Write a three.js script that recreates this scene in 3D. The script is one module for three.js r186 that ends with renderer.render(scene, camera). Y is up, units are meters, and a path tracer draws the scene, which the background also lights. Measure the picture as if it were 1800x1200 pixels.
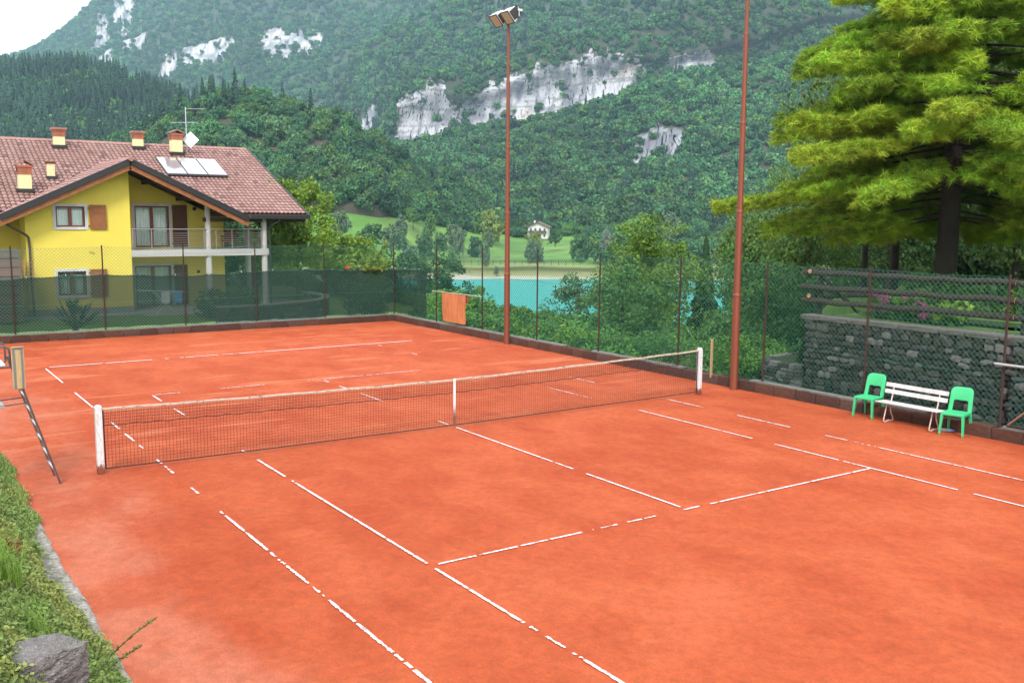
import * as THREE from 'three';
import { mergeGeometries, toCreasedNormals } from 'three/addons/utils/BufferGeometryUtils.js';
import { RoundedBoxGeometry } from 'three/addons/geometries/RoundedBoxGeometry.js';

// ---------------------------------------------------------------- camera, sky, sun, exposure
const scene = new THREE.Scene();
const camera = new THREE.PerspectiveCamera(38.914, 1024 / 682, 0.1, 9000);
camera.rotation.order = 'YXZ';
camera.position.set(-9.387, 4.009, 15.863);
camera.rotation.set(-0.1263, -0.59307, 0.006316);
scene.add(camera);

const renderer = new THREE.WebGLRenderer({ antialias: true });
renderer.toneMapping = THREE.LinearToneMapping;
renderer.toneMappingExposure = 2.6;
renderer.shadowMap.enabled = true;

// seeded random numbers and value noise
function rng(seed) {
  let a = seed >>> 0;
  return () => { a = (a + 0x6d2b79f5) >>> 0; let t = a; t = Math.imul(t ^ (t >>> 15), t | 1); t ^= t + Math.imul(t ^ (t >>> 7), t | 61); return ((t ^ (t >>> 14)) >>> 0) / 4294967296; };
}
const HASH = new Float32Array(65536); { const r = rng(7); for (let i = 0; i < 65536; i++) HASH[i] = r(); }
const hsh = (x, y, z = 0) => HASH[((x * 73) ^ (y * 4999) ^ (z * 30011)) & 65535];
function vnoise(x, y, z = 0) {
  const xi = Math.floor(x), yi = Math.floor(y); let fx = x - xi, fy = y - yi;
  fx = fx * fx * (3 - 2 * fx); fy = fy * fy * (3 - 2 * fy);
  const a = hsh(xi, yi, z), b = hsh(xi + 1, yi, z), c = hsh(xi, yi + 1, z), d = hsh(xi + 1, yi + 1, z);
  return a + (b - a) * fx + (c - a) * fy + (a - b - c + d) * fx * fy;
}
function fbm(x, y, n = 4, z = 0) { let s = 0, a = 0.5, t = 0; for (let i = 0; i < n; i++) { s += a * vnoise(x, y, z + i); t += a; a *= 0.5; x = x * 2.03 + 11.3; y = y * 2.03 + 5.7; } return s / t; }
const clamp = (v, a = 0, b = 1) => Math.max(a, Math.min(b, v));
const lerp = (a, b, t) => a + (b - a) * t;
const smooth = (a, b, v) => { const t = clamp((v - a) / (b - a)); return t * t * (3 - 2 * t); };

{ // overcast sky: thin bright cloud all round
  const w = 1024, h = 512, d = new Float32Array(w * h * 4);
  for (let j = 0; j < h; j++) for (let i = 0; i < w; i++) {
    const el = (j / h - 0.5) * Math.PI, az = (i / w) * 2 * Math.PI;
    const x = Math.cos(el) * Math.cos(az), y = Math.sin(el), z = Math.cos(el) * Math.sin(az);
    const n = fbm(x * 3 + 9 + y * 4, z * 3 + 5 - y * 3, 5, 3);
    const v = 0.68 + 0.22 * n, k = (j * w + i) * 4;
    d[k] = v * 0.965; d[k + 1] = v * 0.99; d[k + 2] = v * 1.03; d[k + 3] = 1;
  }
  const t = new THREE.DataTexture(d, w, h, THREE.RGBAFormat, THREE.FloatType);
  t.mapping = THREE.EquirectangularReflectionMapping; t.magFilter = t.minFilter = THREE.LinearFilter; t.needsUpdate = true;
  scene.background = t; scene.environment = t;
}
const sun = new THREE.DirectionalLight(new THREE.Color(1, 0.965, 0.9), 1.5);
sun.position.set(-52, 80, 62); sun.castShadow = true; sun.shadow.radius = 26;
sun.shadow.mapSize.set(2048, 2048);
Object.assign(sun.shadow.camera, { left: -60, right: 60, top: 60, bottom: -60, near: 1, far: 300 });
scene.add(sun, sun.target);
scene.fog = new THREE.FogExp2(new THREE.Color().setRGB(0.50, 0.78, 1.0), 0.00014);

// ---------------------------------------------------------------- helpers
const V = (x, y, z) => new THREE.Vector3(x, y, z);
const taken = new Map();
function numbered(name) { const n = taken.get(name) || 0; taken.set(name, n + 1); return n ? `${name}_${String(n).padStart(3, '0')}` : name; }
const lit = (o) => { o.castShadow = o.receiveShadow = true; return o; };
function clean(g) { g = g.index ? g.toNonIndexed() : g; for (const k of Object.keys(g.attributes)) if (!['position', 'normal', 'uv', 'color'].includes(k)) g.deleteAttribute(k); return g; }
function merged(gs) {
  if (!Array.isArray(gs)) return gs;
  if (gs.length === 1) return gs[0];
  gs = gs.map(clean);
  for (const k of ['uv', 'color']) if (!gs.every((g) => g.attributes[k])) gs.forEach((g) => g.deleteAttribute(k));
  return mergeGeometries(gs);
}
function part(name, geo, mat, parent) { const m = lit(new THREE.Mesh(merged(geo), mat)); m.name = name; parent.add(m); return m; }
function thing(name, label, category, pos = [0, 0, 0], turn = 0, group) {
  const o = new THREE.Group(); o.name = numbered(name); scene.add(o); o.position.set(...pos); o.rotation.y = turn;
  o.userData = { label, category }; if (group) o.userData.group = group; return o;
}
function solo(name, label, category, geo, mat, group) {
  const m = part(numbered(name), geo, mat, scene); m.userData = { label, category }; if (group) m.userData.group = group; return m;
}
function struct(name, geo, mat) { const m = part(numbered(name), geo, mat, scene); m.userData = { kind: 'structure' }; return m; }
function copy(o, pos, turn, label) { const c = o.clone(); c.name = numbered(o.name.replace(/_\d{3}$/, '')); scene.add(c); c.position.set(...pos); c.rotation.y = turn; c.userData = { ...o.userData, label }; return c; }

function box(w, h, d, x = 0, y = 0, z = 0) { return new THREE.BoxGeometry(w, h, d).translate(x, y, z); }
function bx(x0, x1, y0, y1, z0, z1) { return box(x1 - x0, y1 - y0, z1 - z0, (x0 + x1) / 2, (y0 + y1) / 2, (z0 + z1) / 2); }
function rbox(w, h, d, x = 0, y = 0, z = 0, r = 0.01, s = 2) { return new RoundedBoxGeometry(w, h, d, s, r).translate(x, y, z); }
const UPV = V(0, 1, 0);
function rod(a, b, r0, r1 = r0, seg = 8) {
  const A = V(...a), B = V(...b), d = B.clone().sub(A), L = d.length();
  const g = new THREE.CylinderGeometry(r1, r0, L, seg, 1).translate(0, L / 2, 0);
  g.applyQuaternion(new THREE.Quaternion().setFromUnitVectors(UPV, d.normalize())); return g.translate(...a);
}
function pipe(pts, r, seg = 24, rad = 8) { return new THREE.TubeGeometry(new THREE.CatmullRomCurve3(pts.map((p) => V(...p)), false, 'centripetal'), seg, r, rad, false); }
function bar(a, b, w, h) { // rectangular bar from a to b, w across horizontally, h across
  const A = V(...a), B = V(...b), d = B.clone().sub(A), L = d.length(); d.normalize();
  let s = V(0, 1, 0).cross(d); if (s.lengthSq() < 1e-6) s = V(1, 0, 0); s.normalize(); const u = d.clone().cross(s);
  return new THREE.BoxGeometry(w, h, L).applyMatrix4(new THREE.Matrix4().makeBasis(s, u, d)).translate((a[0] + b[0]) / 2, (a[1] + b[1]) / 2, (a[2] + b[2]) / 2);
}
function wires(segs, r) { // three-sided wires, each [ax,ay,az,bx,by,bz]
  const pos = new Float32Array(segs.length * 54); let k = 0; const d = V(), s = V(), u = V();
  for (const q of segs) {
    d.set(q[3] - q[0], q[4] - q[1], q[5] - q[2]).normalize(); s.set(0.31, 0.17, 0.93).cross(d).normalize(); u.crossVectors(d, s);
    const o = [0, 1, 2].map((i) => { const a = i * 2.0944; return [(s.x * Math.cos(a) + u.x * Math.sin(a)) * r, (s.y * Math.cos(a) + u.y * Math.sin(a)) * r, (s.z * Math.cos(a) + u.z * Math.sin(a)) * r]; });
    for (let i = 0; i < 3; i++) {
      const p = o[i], n = o[(i + 1) % 3];
      const A = [q[0] + p[0], q[1] + p[1], q[2] + p[2]], B = [q[0] + n[0], q[1] + n[1], q[2] + n[2]], C = [q[3] + n[0], q[4] + n[1], q[5] + n[2]], D = [q[3] + p[0], q[4] + p[1], q[5] + p[2]];
      for (const v of [A, B, C, A, C, D]) { pos[k++] = v[0]; pos[k++] = v[1]; pos[k++] = v[2]; }
    }
  }
  const g = new THREE.BufferGeometry(); g.setAttribute('position', new THREE.BufferAttribute(pos, 3)); g.computeVertexNormals(); return g;
}
function grid(nx, ny, f, uvf) { // sheet: f(u,v) -> [x,y,z]
  const pos = [], uv = [], idx = [];
  for (let j = 0; j <= ny; j++) for (let i = 0; i <= nx; i++) { const p = f(i / nx, j / ny, i, j); pos.push(...p); uv.push(...(uvf ? uvf(p, i / nx, j / ny) : [i / nx, j / ny])); }
  for (let j = 0; j < ny; j++) for (let i = 0; i < nx; i++) { const a = j * (nx + 1) + i, b = a + 1, c = a + nx + 1, d = c + 1; idx.push(a, b, d, a, d, c); }
  const g = new THREE.BufferGeometry(); g.setAttribute('position', new THREE.Float32BufferAttribute(pos, 3)); g.setAttribute('uv', new THREE.Float32BufferAttribute(uv, 2)); g.setIndex(idx); g.computeVertexNormals(); return g;
}
function boulder(seed, w, h, d, rough = 0.13, n = 2, square = 0.6) { // a rounded, uneven block centred on the origin
  const g = new THREE.BoxGeometry(2, 2, 2, n, n, n), p = g.attributes.position, R = rng(seed), jit = new Map();
  for (let i = 0; i < p.count; i++) {
    let x = p.getX(i), y = p.getY(i), z = p.getZ(i); const k = `${x.toFixed(2)},${y.toFixed(2)},${z.toFixed(2)}`;
    if (!jit.has(k)) jit.set(k, [1 + (R() - 0.5) * 2 * rough, 1 + (R() - 0.5) * 2 * rough, 1 + (R() - 0.5) * 2 * rough]);
    const L = Math.hypot(x, y, z), q = lerp(1.25 / L, 1, square), j = jit.get(k);
    p.setXYZ(i, x * q * j[0] * w / 2, y * q * j[1] * h / 2, z * q * j[2] * d / 2);
  }
  g.computeVertexNormals(); return g;
}
// ---- textures
const s8 = (v) => { v = clamp(v); return 255 * (v <= 0.0031308 ? 12.92 * v : 1.055 * Math.pow(v, 1 / 2.4) - 0.055); };
function colorTex(w, h, f, rx = 1, ry = 1) { // f(i,j) -> linear rgb
  const d = new Uint8Array(w * h * 4); let k = 0;
  for (let j = 0; j < h; j++) for (let i = 0; i < w; i++) { const c = f(i, j); d[k++] = s8(c[0]); d[k++] = s8(c[1]); d[k++] = s8(c[2]); d[k++] = 255; }
  const t = new THREE.DataTexture(d, w, h); t.colorSpace = THREE.SRGBColorSpace; fin(t, rx, ry); return t;
}
function greyTex(w, h, f, rx = 1, ry = 1) {
  const d = new Uint8Array(w * h * 4); let k = 0;
  for (let j = 0; j < h; j++) for (let i = 0; i < w; i++) { const c = 255 * clamp(f(i, j)); d[k++] = c; d[k++] = c; d[k++] = c; d[k++] = 255; }
  const t = new THREE.DataTexture(d, w, h); fin(t, rx, ry); return t;
}
function fin(t, rx, ry) { t.wrapS = t.wrapT = THREE.RepeatWrapping; t.magFilter = THREE.LinearFilter; t.minFilter = THREE.LinearMipmapLinearFilter; t.generateMipmaps = true; t.repeat.set(rx, ry); t.needsUpdate = true; }
const mix3 = (a, b, t) => [lerp(a[0], b[0], t), lerp(a[1], b[1], t), lerp(a[2], b[2], t)];
const lin = (r, g, b) => new THREE.Color().setRGB(r, g, b);
const mat = (c, rough = 0.8, extra = {}) => new THREE.MeshStandardMaterial({ color: Array.isArray(c) ? lin(...c) : c, roughness: rough, ...extra });
const tileN = (x, y, P, s) => { // noise that repeats every P cells
  const xi = Math.floor(x), yi = Math.floor(y), fx0 = x - xi, fy0 = y - yi, fx = fx0 * fx0 * (3 - 2 * fx0), fy = fy0 * fy0 * (3 - 2 * fy0), m = (v) => ((v % P) + P) % P;
  const a = hsh(m(xi), m(yi), s), b = hsh(m(xi + 1), m(yi), s), c = hsh(m(xi), m(yi + 1), s), d = hsh(m(xi + 1), m(yi + 1), s);
  return a + (b - a) * fx + (c - a) * fy + (a - b - c + d) * fx * fy;
};
const tfbm = (u, v, P, s, n = 4) => { let t = 0, a = 0.5, sum = 0; for (let i = 0; i < n; i++) { t += a * tileN(u * P, v * P, P, s + i); sum += a; a *= 0.55; P *= 2; } return t / sum; };
const GRAIN = greyTex(512, 512, (i, j) => tfbm(i / 512, j / 512, 24, 21, 5));
// surfaces with a mottled base colour: a map around white, tinted by the material's colour
const MOTTLE = colorTex(512, 512, (i, j) => { const n = tfbm(i / 512, j / 512, 5, 31, 6), m = 0.55 + 0.5 * n; return [m, m, m]; });
const STREAK = colorTex(512, 512, (i, j) => { const n = 0.6 * tileN(i / 512 * 48, j / 512 * 3, 48, 41) + 0.4 * tfbm(i / 512, j / 512, 8, 43, 5), m = 0.5 + 0.55 * n; return [m, m * 0.99, m * 0.97]; });
const withRepeat = (t, x, y) => { const c = t.clone(); c.repeat.set(x, y); c.needsUpdate = true; return c; };

// ---- leaves
// crown of many small leaves spread over uneven lobes; lobes: [x,y,z,r,flatten]
function crownGeo({ lobes, n, size = 0.12, seed = 1, tint = 0.35, warm = 0.15, hang = 0, long = 1.7, hollow = 0.5 }) {
  const R = rng(seed), pos = new Float32Array(n * 12), col = new Float32Array(n * 12), idx = new Uint32Array(n * 6);
  const wts = lobes.map((l) => l[3] * l[3]), tot = wts.reduce((a, b) => a + b, 0);
  const c = V(), nrm = V(), a = V(), b = V(), dir = V();
  // sub-clumps give each lobe its own uneven surface
  const clumps = lobes.map((l) => Array.from({ length: 14 }, () => { const t = R() * 6.283, u = R() * 2 - 1, s = Math.sqrt(1 - u * u), q = 0.62 + 0.35 * R(); return [s * Math.cos(t) * q, u * q, s * Math.sin(t) * q, 0.24 + 0.2 * R()]; }));
  for (let i = 0; i < n; i++) {
    let w = R() * tot, li = 0; while (li < lobes.length - 1 && (w -= wts[li]) > 0) li++;
    const L = lobes[li], cl = clumps[li][(R() * 14) | 0];
    const t = R() * 6.283, u = R() * 2 - 1, s = Math.sqrt(1 - u * u), rr = (hollow + (1 - hollow) * Math.cbrt(R())) * cl[3] * (R() < 0.06 ? 1.5 : 1);
    dir.set(s * Math.cos(t), u, s * Math.sin(t));
    c.set(cl[0] + dir.x * rr, cl[1] + dir.y * rr, cl[2] + dir.z * rr);
    c.set(L[0] + c.x * L[3], L[1] + c.y * L[3] * (L[4] || 0.8), L[2] + c.z * L[3]);
    nrm.set(R() - 0.5, R() - 0.35, R() - 0.5).multiplyScalar(1.5).addScaledVector(dir, 0.5).normalize();
    a.set(R() - 0.5, R() - 0.5 - hang, R() - 0.5).cross(nrm).normalize(); b.crossVectors(nrm, a);
    if (hang) { b.y -= hang; b.normalize(); a.crossVectors(b, nrm).normalize(); }
    const z = size * (0.6 + 0.8 * R()), k = i * 12, hw = z / long;
    pos[k] = c.x - b.x * z; pos[k + 1] = c.y - b.y * z; pos[k + 2] = c.z - b.z * z;
    pos[k + 3] = c.x + a.x * hw; pos[k + 4] = c.y + a.y * hw; pos[k + 5] = c.z + a.z * hw;
    pos[k + 6] = c.x + b.x * z; pos[k + 7] = c.y + b.y * z; pos[k + 8] = c.z + b.z * z;
    pos[k + 9] = c.x - a.x * hw; pos[k + 10] = c.y - a.y * hw; pos[k + 11] = c.z - a.z * hw;
    const m = 1 - tint / 2 + tint * R(), y = (R() - 0.5) * warm;
    for (let q = 0; q < 4; q++) { col[k + q * 3] = m * (1 + y); col[k + q * 3 + 1] = m; col[k + q * 3 + 2] = m * (1 - y); }
    idx.set([i * 4, i * 4 + 1, i * 4 + 2, i * 4, i * 4 + 2, i * 4 + 3], i * 6);
  }
  const g = new THREE.BufferGeometry(); g.setAttribute('position', new THREE.BufferAttribute(pos, 3)); g.setAttribute('color', new THREE.BufferAttribute(col, 3)); g.setIndex(new THREE.BufferAttribute(idx, 1)); g.computeVertexNormals(); return g;
}
const leafMat = (r, g, b, tr = 0.22) => new THREE.MeshPhysicalMaterial({ color: lin(r, g, b), roughness: 0.8, vertexColors: true, side: THREE.DoubleSide, transmission: tr, thickness: 0, specularIntensity: 0.35 });
const farLeaf = (r, g, b) => new THREE.MeshStandardMaterial({ color: lin(r, g, b), roughness: 1, vertexColors: true, side: THREE.DoubleSide });
const BARK = mat([0.075, 0.058, 0.043], 0.95, { map: withRepeat(STREAK, 2, 4), bumpMap: GRAIN, bumpScale: 0.02 });
const BARK_DARK = mat([0.035, 0.028, 0.022], 0.95, { map: withRepeat(STREAK, 2, 4), bumpMap: GRAIN, bumpScale: 0.03 });
const FAR_MOUNTAIN = [
  [-6,37,-1445,  82,38,-1386,  141,38,-1347,  176,38,-1323,  202,39,-1305,  235,39,-1284,  258,39,-1268,  282,39,-1252,  334,40,-1217,  405,40,-1169,  493,41,-1110,  610,42,-1031,  727,43,-952,  903,44,-834,  1137,46,-676,  1372,47,-519],
  [5,185,-2130,  134,206,-2046,  221,219,-1989,  272,228,-1956,  312,238,-1931,  360,254,-1901,  394,265,-1879,  429,275,-1857,  508,296,-1808,  611,317,-1741,  741,339,-1657,  913,360,-1544,  1086,382,-1431,  1344,410,-1262,  1686,422,-1033,  2028,425,-802],
  [13,309,-2811,  184,344,-2702,  298,372,-2629,  367,390,-2585,  419,420,-2555,  485,480,-2520,  532,510,-2493,  579,548,-2467,  685,616,-2406,  824,678,-2322,  996,733,-2214,  1224,788,-2069,  1451,817,-1920,  1789,846,-1697,  2239,850,-1394,  2688,853,-1092]];
const HIGH_SHOULDER = [
  [294,-5,-812,  319,-5,-795,  331,-5,-786,  344,-5,-778,  360,-5,-767,  385,-4,-750,  402,-4,-739,  427,-4,-722,  489,-4,-680,  572,-3,-624,  676,-2,-554,  801,-1,-471,  967,0,-359],
  [405,45,-1109,  440,66,-1089,  458,83,-1079,  476,100,-1070,  500,127,-1058,  536,161,-1039,  559,174,-1025,  594,191,-1004,  680,222,-951,  794,250,-878,  936,271,-786,  1105,279,-673,  1330,281,-522],
  [478,76,-1308,  520,116,-1285,  543,156,-1276,  565,192,-1267,  594,235,-1254,  636,275,-1232,  664,291,-1215,  705,318,-1192,  807,363,-1130,  941,395,-1045,  1107,420,-936,  1306,429,-804,  1569,431,-627]];
const CLIFF_SPUR = [
  [273,-10,-582,  286,-10,-573,  292,-10,-569,  302,-10,-563,  311,-10,-556,  324,-10,-548,  340,-10,-537,  356,-10,-526,  375,-9,-513,  394,-9,-501,  406,-9,-492,  422,-9,-481,  438,-9,-471,  457,-9,-458,  483,-9,-441,  530,-8,-409,  610,-8,-355,  737,-7,-270],
  [405,41,-859,  425,66,-850,  434,70,-844,  448,73,-835,  463,78,-826,  482,86,-814,  505,94,-800,  529,98,-785,  557,104,-767,  585,109,-749,  603,114,-737,  627,122,-722,  651,131,-707,  679,137,-689,  716,146,-666,  787,168,-621,  903,180,-545,  1088,182,-421],
  [414,48,-879,  435,82,-870,  446,112,-866,  461,120,-858,  476,132,-850,  495,132,-837,  519,133,-821,  543,141,-806,  572,155,-789,  601,162,-770,  620,166,-758,  643,167,-742,  667,165,-726,  696,174,-708,  734,188,-684,  806,211,-639,  925,224,-561,  1114,225,-434],
  [430,52,-911,  451,89,-902,  463,120,-899,  479,130,-890,  494,141,-881,  514,148,-869,  539,156,-853,  564,164,-838,  594,175,-819,  624,185,-801,  644,191,-788,  669,197,-772,  694,206,-757,  724,219,-739,  764,240,-715,  839,261,-667,  962,274,-587,  1157,275,-455]];
const LOWER_SPUR = [
  [194,-12,-416,  208,-12,-406,  227,-11,-394,  243,-11,-383,  266,-11,-368,  291,-11,-351,  302,-11,-343,  318,-11,-332,  330,-11,-325,  346,-11,-314,  380,-10,-291,  438,-10,-252,  530,-9,-190],
  [274,13,-584,  294,24,-573,  320,32,-556,  343,36,-542,  375,40,-521,  410,44,-498,  426,47,-488,  448,49,-473,  464,51,-462,  487,54,-448,  535,62,-416,  615,68,-364,  742,69,-278],
  [354,25,-752,  380,56,-739,  414,72,-718,  443,82,-700,  484,90,-674,  529,99,-645,  550,108,-632,  578,115,-614,  599,122,-601,  628,130,-583,  690,152,-544,  793,172,-478,  955,174,-369]];
const CONIFER_RIDGE = [
  [-8,14,-532,  25,14,-510,  47,14,-495,  67,14,-482,  80,14,-473,  91,14,-465,  102,15,-458,  113,15,-450,  122,15,-445,  139,15,-433,  157,15,-421,  170,15,-412,  183,15,-403,  201,15,-391],
  [-5,55,-743,  40,58,-713,  71,59,-692,  98,59,-674,  116,59,-662,  131,58,-651,  146,55,-641,  161,52,-630,  173,50,-622,  197,47,-605,  221,44,-589,  239,39,-576,  257,32,-563,  280,20,-545],
  [-1,115,-968,  58,116,-929,  97,118,-903,  132,119,-879,  155,119,-863,  175,114,-849,  193,104,-835,  212,96,-821,  228,88,-810,  259,86,-789,  290,82,-767,  312,70,-750,  335,52,-732,  364,29,-709]];
const MIDDLE_HILL = [
  [54,4,-391,  72,5,-379,  87,6,-369,  96,7,-363,  105,9,-357,  114,9,-351,  123,10,-345,  131,10,-341,  138,10,-336,  145,10,-331,  153,10,-328,  164,7,-330,  182,4,-341,  209,1,-359,  235,-3,-371,  252,-5,-372,  271,-7,-371],
  [64,19,-448,  85,21,-434,  101,24,-423,  112,26,-417,  122,28,-410,  132,29,-403,  142,29,-396,  151,29,-391,  159,28,-385,  167,27,-379,  177,23,-378,  190,21,-381,  207,17,-387,  230,12,-395,  254,4,-402,  271,-3,-401,  289,-6,-395],
  [75,31,-515,  99,37,-500,  118,47,-488,  130,55,-481,  142,58,-474,  154,60,-466,  166,58,-458,  175,54,-451,  184,50,-444,  193,47,-438,  204,40,-435,  216,33,-433,  232,28,-433,  257,23,-440,  282,9,-445,  297,-2,-439,  316,-7,-432]];
const FAR_SHORE = [
  [-16.9,-22.8,-289.0,  19.7,-22.5,-264.4,  56.3,-22.2,-239.7,  80.8,-22.0,-223.3,  88.1,-21.9,-218.4,  95.4,-21.9,-213.4,  102.7,-21.8,-208.5,  107.6,-21.8,-205.2,  112.5,-21.8,-201.9,  119.8,-21.7,-197.0,  129.6,-21.6,-190.4,  136.9,-21.6,-185.5,  147.9,-21.5,-178.1,  160.1,-21.4,-169.9,  178.5,-21.3,-157.6,  202.9,-21.1,-141.1,  239.5,-20.8,-116.5,  276.2,-20.5,-91.8],
  [-18,-18,-388,  30,-17,-356,  78,-17,-323,  111,-17,-301,  120,-17,-295,  130,-16,-288,  140,-16,-282,  146,-16,-277,  152,-16,-273,  162,-16,-267,  175,-16,-258,  185,-16,-251,  199,-16,-242,  215,-16,-231,  239,-16,-215,  272,-15,-193,  320,-15,-160,  368,-15,-128],
  [-18,-13,-401,  31,-13,-367,  81,-12,-334,  114,-12,-312,  124,-12,-305,  134,-12,-298,  144,-12,-291,  151,-12,-287,  158,-12,-282,  168,-12,-276,  181,-11,-267,  191,-11,-260,  206,-11,-250,  222,-11,-239,  247,-11,-222,  281,-11,-200,  330,-10,-166,  380,-10,-133],
  [-18,-4,-417,  34,-3,-382,  85,-3,-347,  120,-3,-324,  130,-3,-317,  140,-4,-310,  154,-5,-310,  161,-5,-306,  173,-6,-309,  189,-8,-311,  215,-9,-317,  227,-9,-309,  244,-8,-298,  264,-7,-285,  293,-7,-265,  332,-7,-238,  391,-6,-199,  449,-6,-160],
  [-18,9,-459,  38,9,-421,  95,10,-383,  132,10,-357,  144,10,-350,  155,10,-342,  168,7,-339,  176,5,-334,  198,2,-355,  221,-1,-363,  255,-4,-376,  274,-4,-375,  302,-2,-369,  326,0,-353,  362,0,-329,  410,1,-297,  481,1,-248,  553,2,-200],
  [-19,16,-515,  44,16,-472,  107,17,-430,  149,17,-402,  162,15,-393,  174,15,-385,  191,11,-385,  200,7,-379,  223,4,-399,  252,0,-415,  294,-2,-435,  322,-4,-441,  359,-1,-440,  388,3,-421,  430,5,-393,  487,7,-355,  572,7,-298,  657,8,-241]];

// ---------------------------------------------------------------- terrain: each hill is lofted through contour lines (x, y, z triples, foot to crest)
const cr = (p0, p1, p2, p3, t) => 0.5 * (2 * p1 + (p2 - p0) * t + (2 * p0 - 5 * p1 + 4 * p2 - p3) * t * t + (3 * p1 - p0 - 3 * p2 + p3) * t * t * t);
function loft(rows) { // returns f(u, v) -> [x,y,z]; u, v in 0..1
  const R = rows.map((r) => { const o = []; for (let i = 0; i < r.length; i += 3) o.push([r[i], r[i + 1], r[i + 2]]); return o; });
  const top = R[R.length - 1];
  R.push(top.map(([x, y, z]) => { const dx = x + 9.4, dz = z - 15.9, d = Math.hypot(dx, dz); return [x + dx / d * 0.12 * d, y - 0.05 * d, z + dz / d * 0.12 * d]; }));
  R.unshift(R[0].map(([x, y, z]) => [x * 0.997, y - 25, z * 0.997]));
  const n = top.length, m = R.length;
  return (u, v) => {
    const fu = clamp(u) * (n - 1), i = Math.min(n - 2, Math.floor(fu)), tu = fu - i, fv = clamp(v) * (m - 1), j = Math.min(m - 2, Math.floor(fv)), tv = fv - j, o = [0, 0, 0];
    const g = (a, b, k) => R[clamp(b, 0, m - 1)][clamp(a, 0, n - 1)][k];
    for (let k = 0; k < 3; k++) { const c = []; for (let b = -1; b <= 2; b++) c.push(cr(g(i - 1, j + b, k), g(i, j + b, k), g(i + 1, j + b, k), g(i + 2, j + b, k), tu)); o[k] = j === m - 2 || j === 0 ? lerp(c[1], c[2], tv) : cr(...c, tv); }
    return o;
  };
}
const ROCK = mat([0.42, 0.42, 0.43], 0.95, { vertexColors: true });
const FLOOR = mat([1, 1, 1], 1, { vertexColors: true });
// forest crowns, shared by all copies
const domeLobes = (seed, k = 6) => { const R = rng(seed), o = [[0, 0.55, 0, 0.62, 0.8]]; for (let i = 0; i < k; i++) { const a = i / k * 6.28 + R(), r = 0.3 + 0.2 * R(); o.push([Math.cos(a) * r, 0.3 + 0.5 * R(), Math.sin(a) * r, 0.34 + 0.16 * R(), 0.8]); } return o; };
const CROWNS_NEAR = [1, 2, 3].map((s) => crownGeo({ lobes: domeLobes(s, 7), n: 900, size: 0.085, seed: s * 9, tint: 0.5, warm: 0.2, long: 1.3 }));
const CROWNS_FAR = [4, 5, 6].map((s) => crownGeo({ lobes: domeLobes(s, 5), n: 260, size: 0.15, seed: s * 9, tint: 0.5, warm: 0.2, long: 1.2 }));
function spruceGeo(seed, n, size) { // unit-high spruce of drooping sprays
  const R = rng(seed), pos = [], col = [], idx = [];
  for (let i = 0; i < n; i++) {
    const t = Math.pow(R(), 0.75), y = 0.06 + 0.94 * (1 - t) , rad = 0.2 * (1 - y) * (0.75 + 0.25 * Math.sin(y * 60)) + 0.006, a = R() * 6.283, q = rad * (0.45 + 0.55 * R());
    const cx = Math.cos(a), sz = Math.sin(a), w = size * (0.6 + 0.7 * R()), k = pos.length / 3;
    pos.push(cx * q * 0.2, y + 0.02, sz * q * 0.2, cx * q - sz * w, y - 0.025, sz * q + cx * w, cx * (q + w), y - 0.06 * R() - 0.02, sz * (q + w), cx * q + sz * w, y - 0.02, sz * q - cx * w);
    const m = 0.75 + 0.5 * R(); for (let z = 0; z < 4; z++) col.push(m, m, m);
    idx.push(k, k + 1, k + 2, k, k + 2, k + 3);
  }
  const g = new THREE.BufferGeometry(); g.setAttribute('position', new THREE.Float32BufferAttribute(pos, 3)); g.setAttribute('color', new THREE.Float32BufferAttribute(col, 3)); g.setIndex(idx); g.computeVertexNormals(); return g;
}
const SPRUCES = [1, 2].map((s) => spruceGeo(s, 420, 0.03));
const WOOD = farLeaf(0.064, 0.16, 0.058), WOOD_DARK = farLeaf(0.03, 0.075, 0.045);
const view = { x: -9.387, z: 15.863, c: Math.cos(0.59307), s: Math.sin(0.59307) };
const inSector = (x, z, lim = 0.62) => { const dx = x - view.x, dz = z - view.z, f = dx * view.s - dz * view.c, r = dx * view.c + dz * view.s; return f > 5 && Math.abs(r / f) < lim; };

const M4 = new THREE.Matrix4(), Q4 = new THREE.Quaternion(), S4 = V(), P4 = V(), EUL = new THREE.Euler();
function scatter(name, label, category, list, geos, material, parent = scene) { // list: {p, s:[x,y,z], t:turn, c:[r,g,b], g}
  const out = [];
  geos.forEach((g, gi) => {
    const L = list.filter((e) => e.g % geos.length === gi); if (!L.length) return;
    const m = lit(new THREE.InstancedMesh(g, material, L.length)); m.name = parent === scene ? numbered(name) : name;
    L.forEach((e, i) => { EUL.set(e.rx || 0, e.t || 0, e.rz || 0); m.setMatrixAt(i, M4.compose(P4.set(...e.p), Q4.setFromEuler(EUL), S4.set(...e.s))); m.setColorAt(i, lin(...e.c)); });
    m.userData = parent === scene ? { label, category, kind: 'stuff' } : { kind: 'stuff' }; parent.add(m); out.push(m);
  });
  return out;
}
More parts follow.
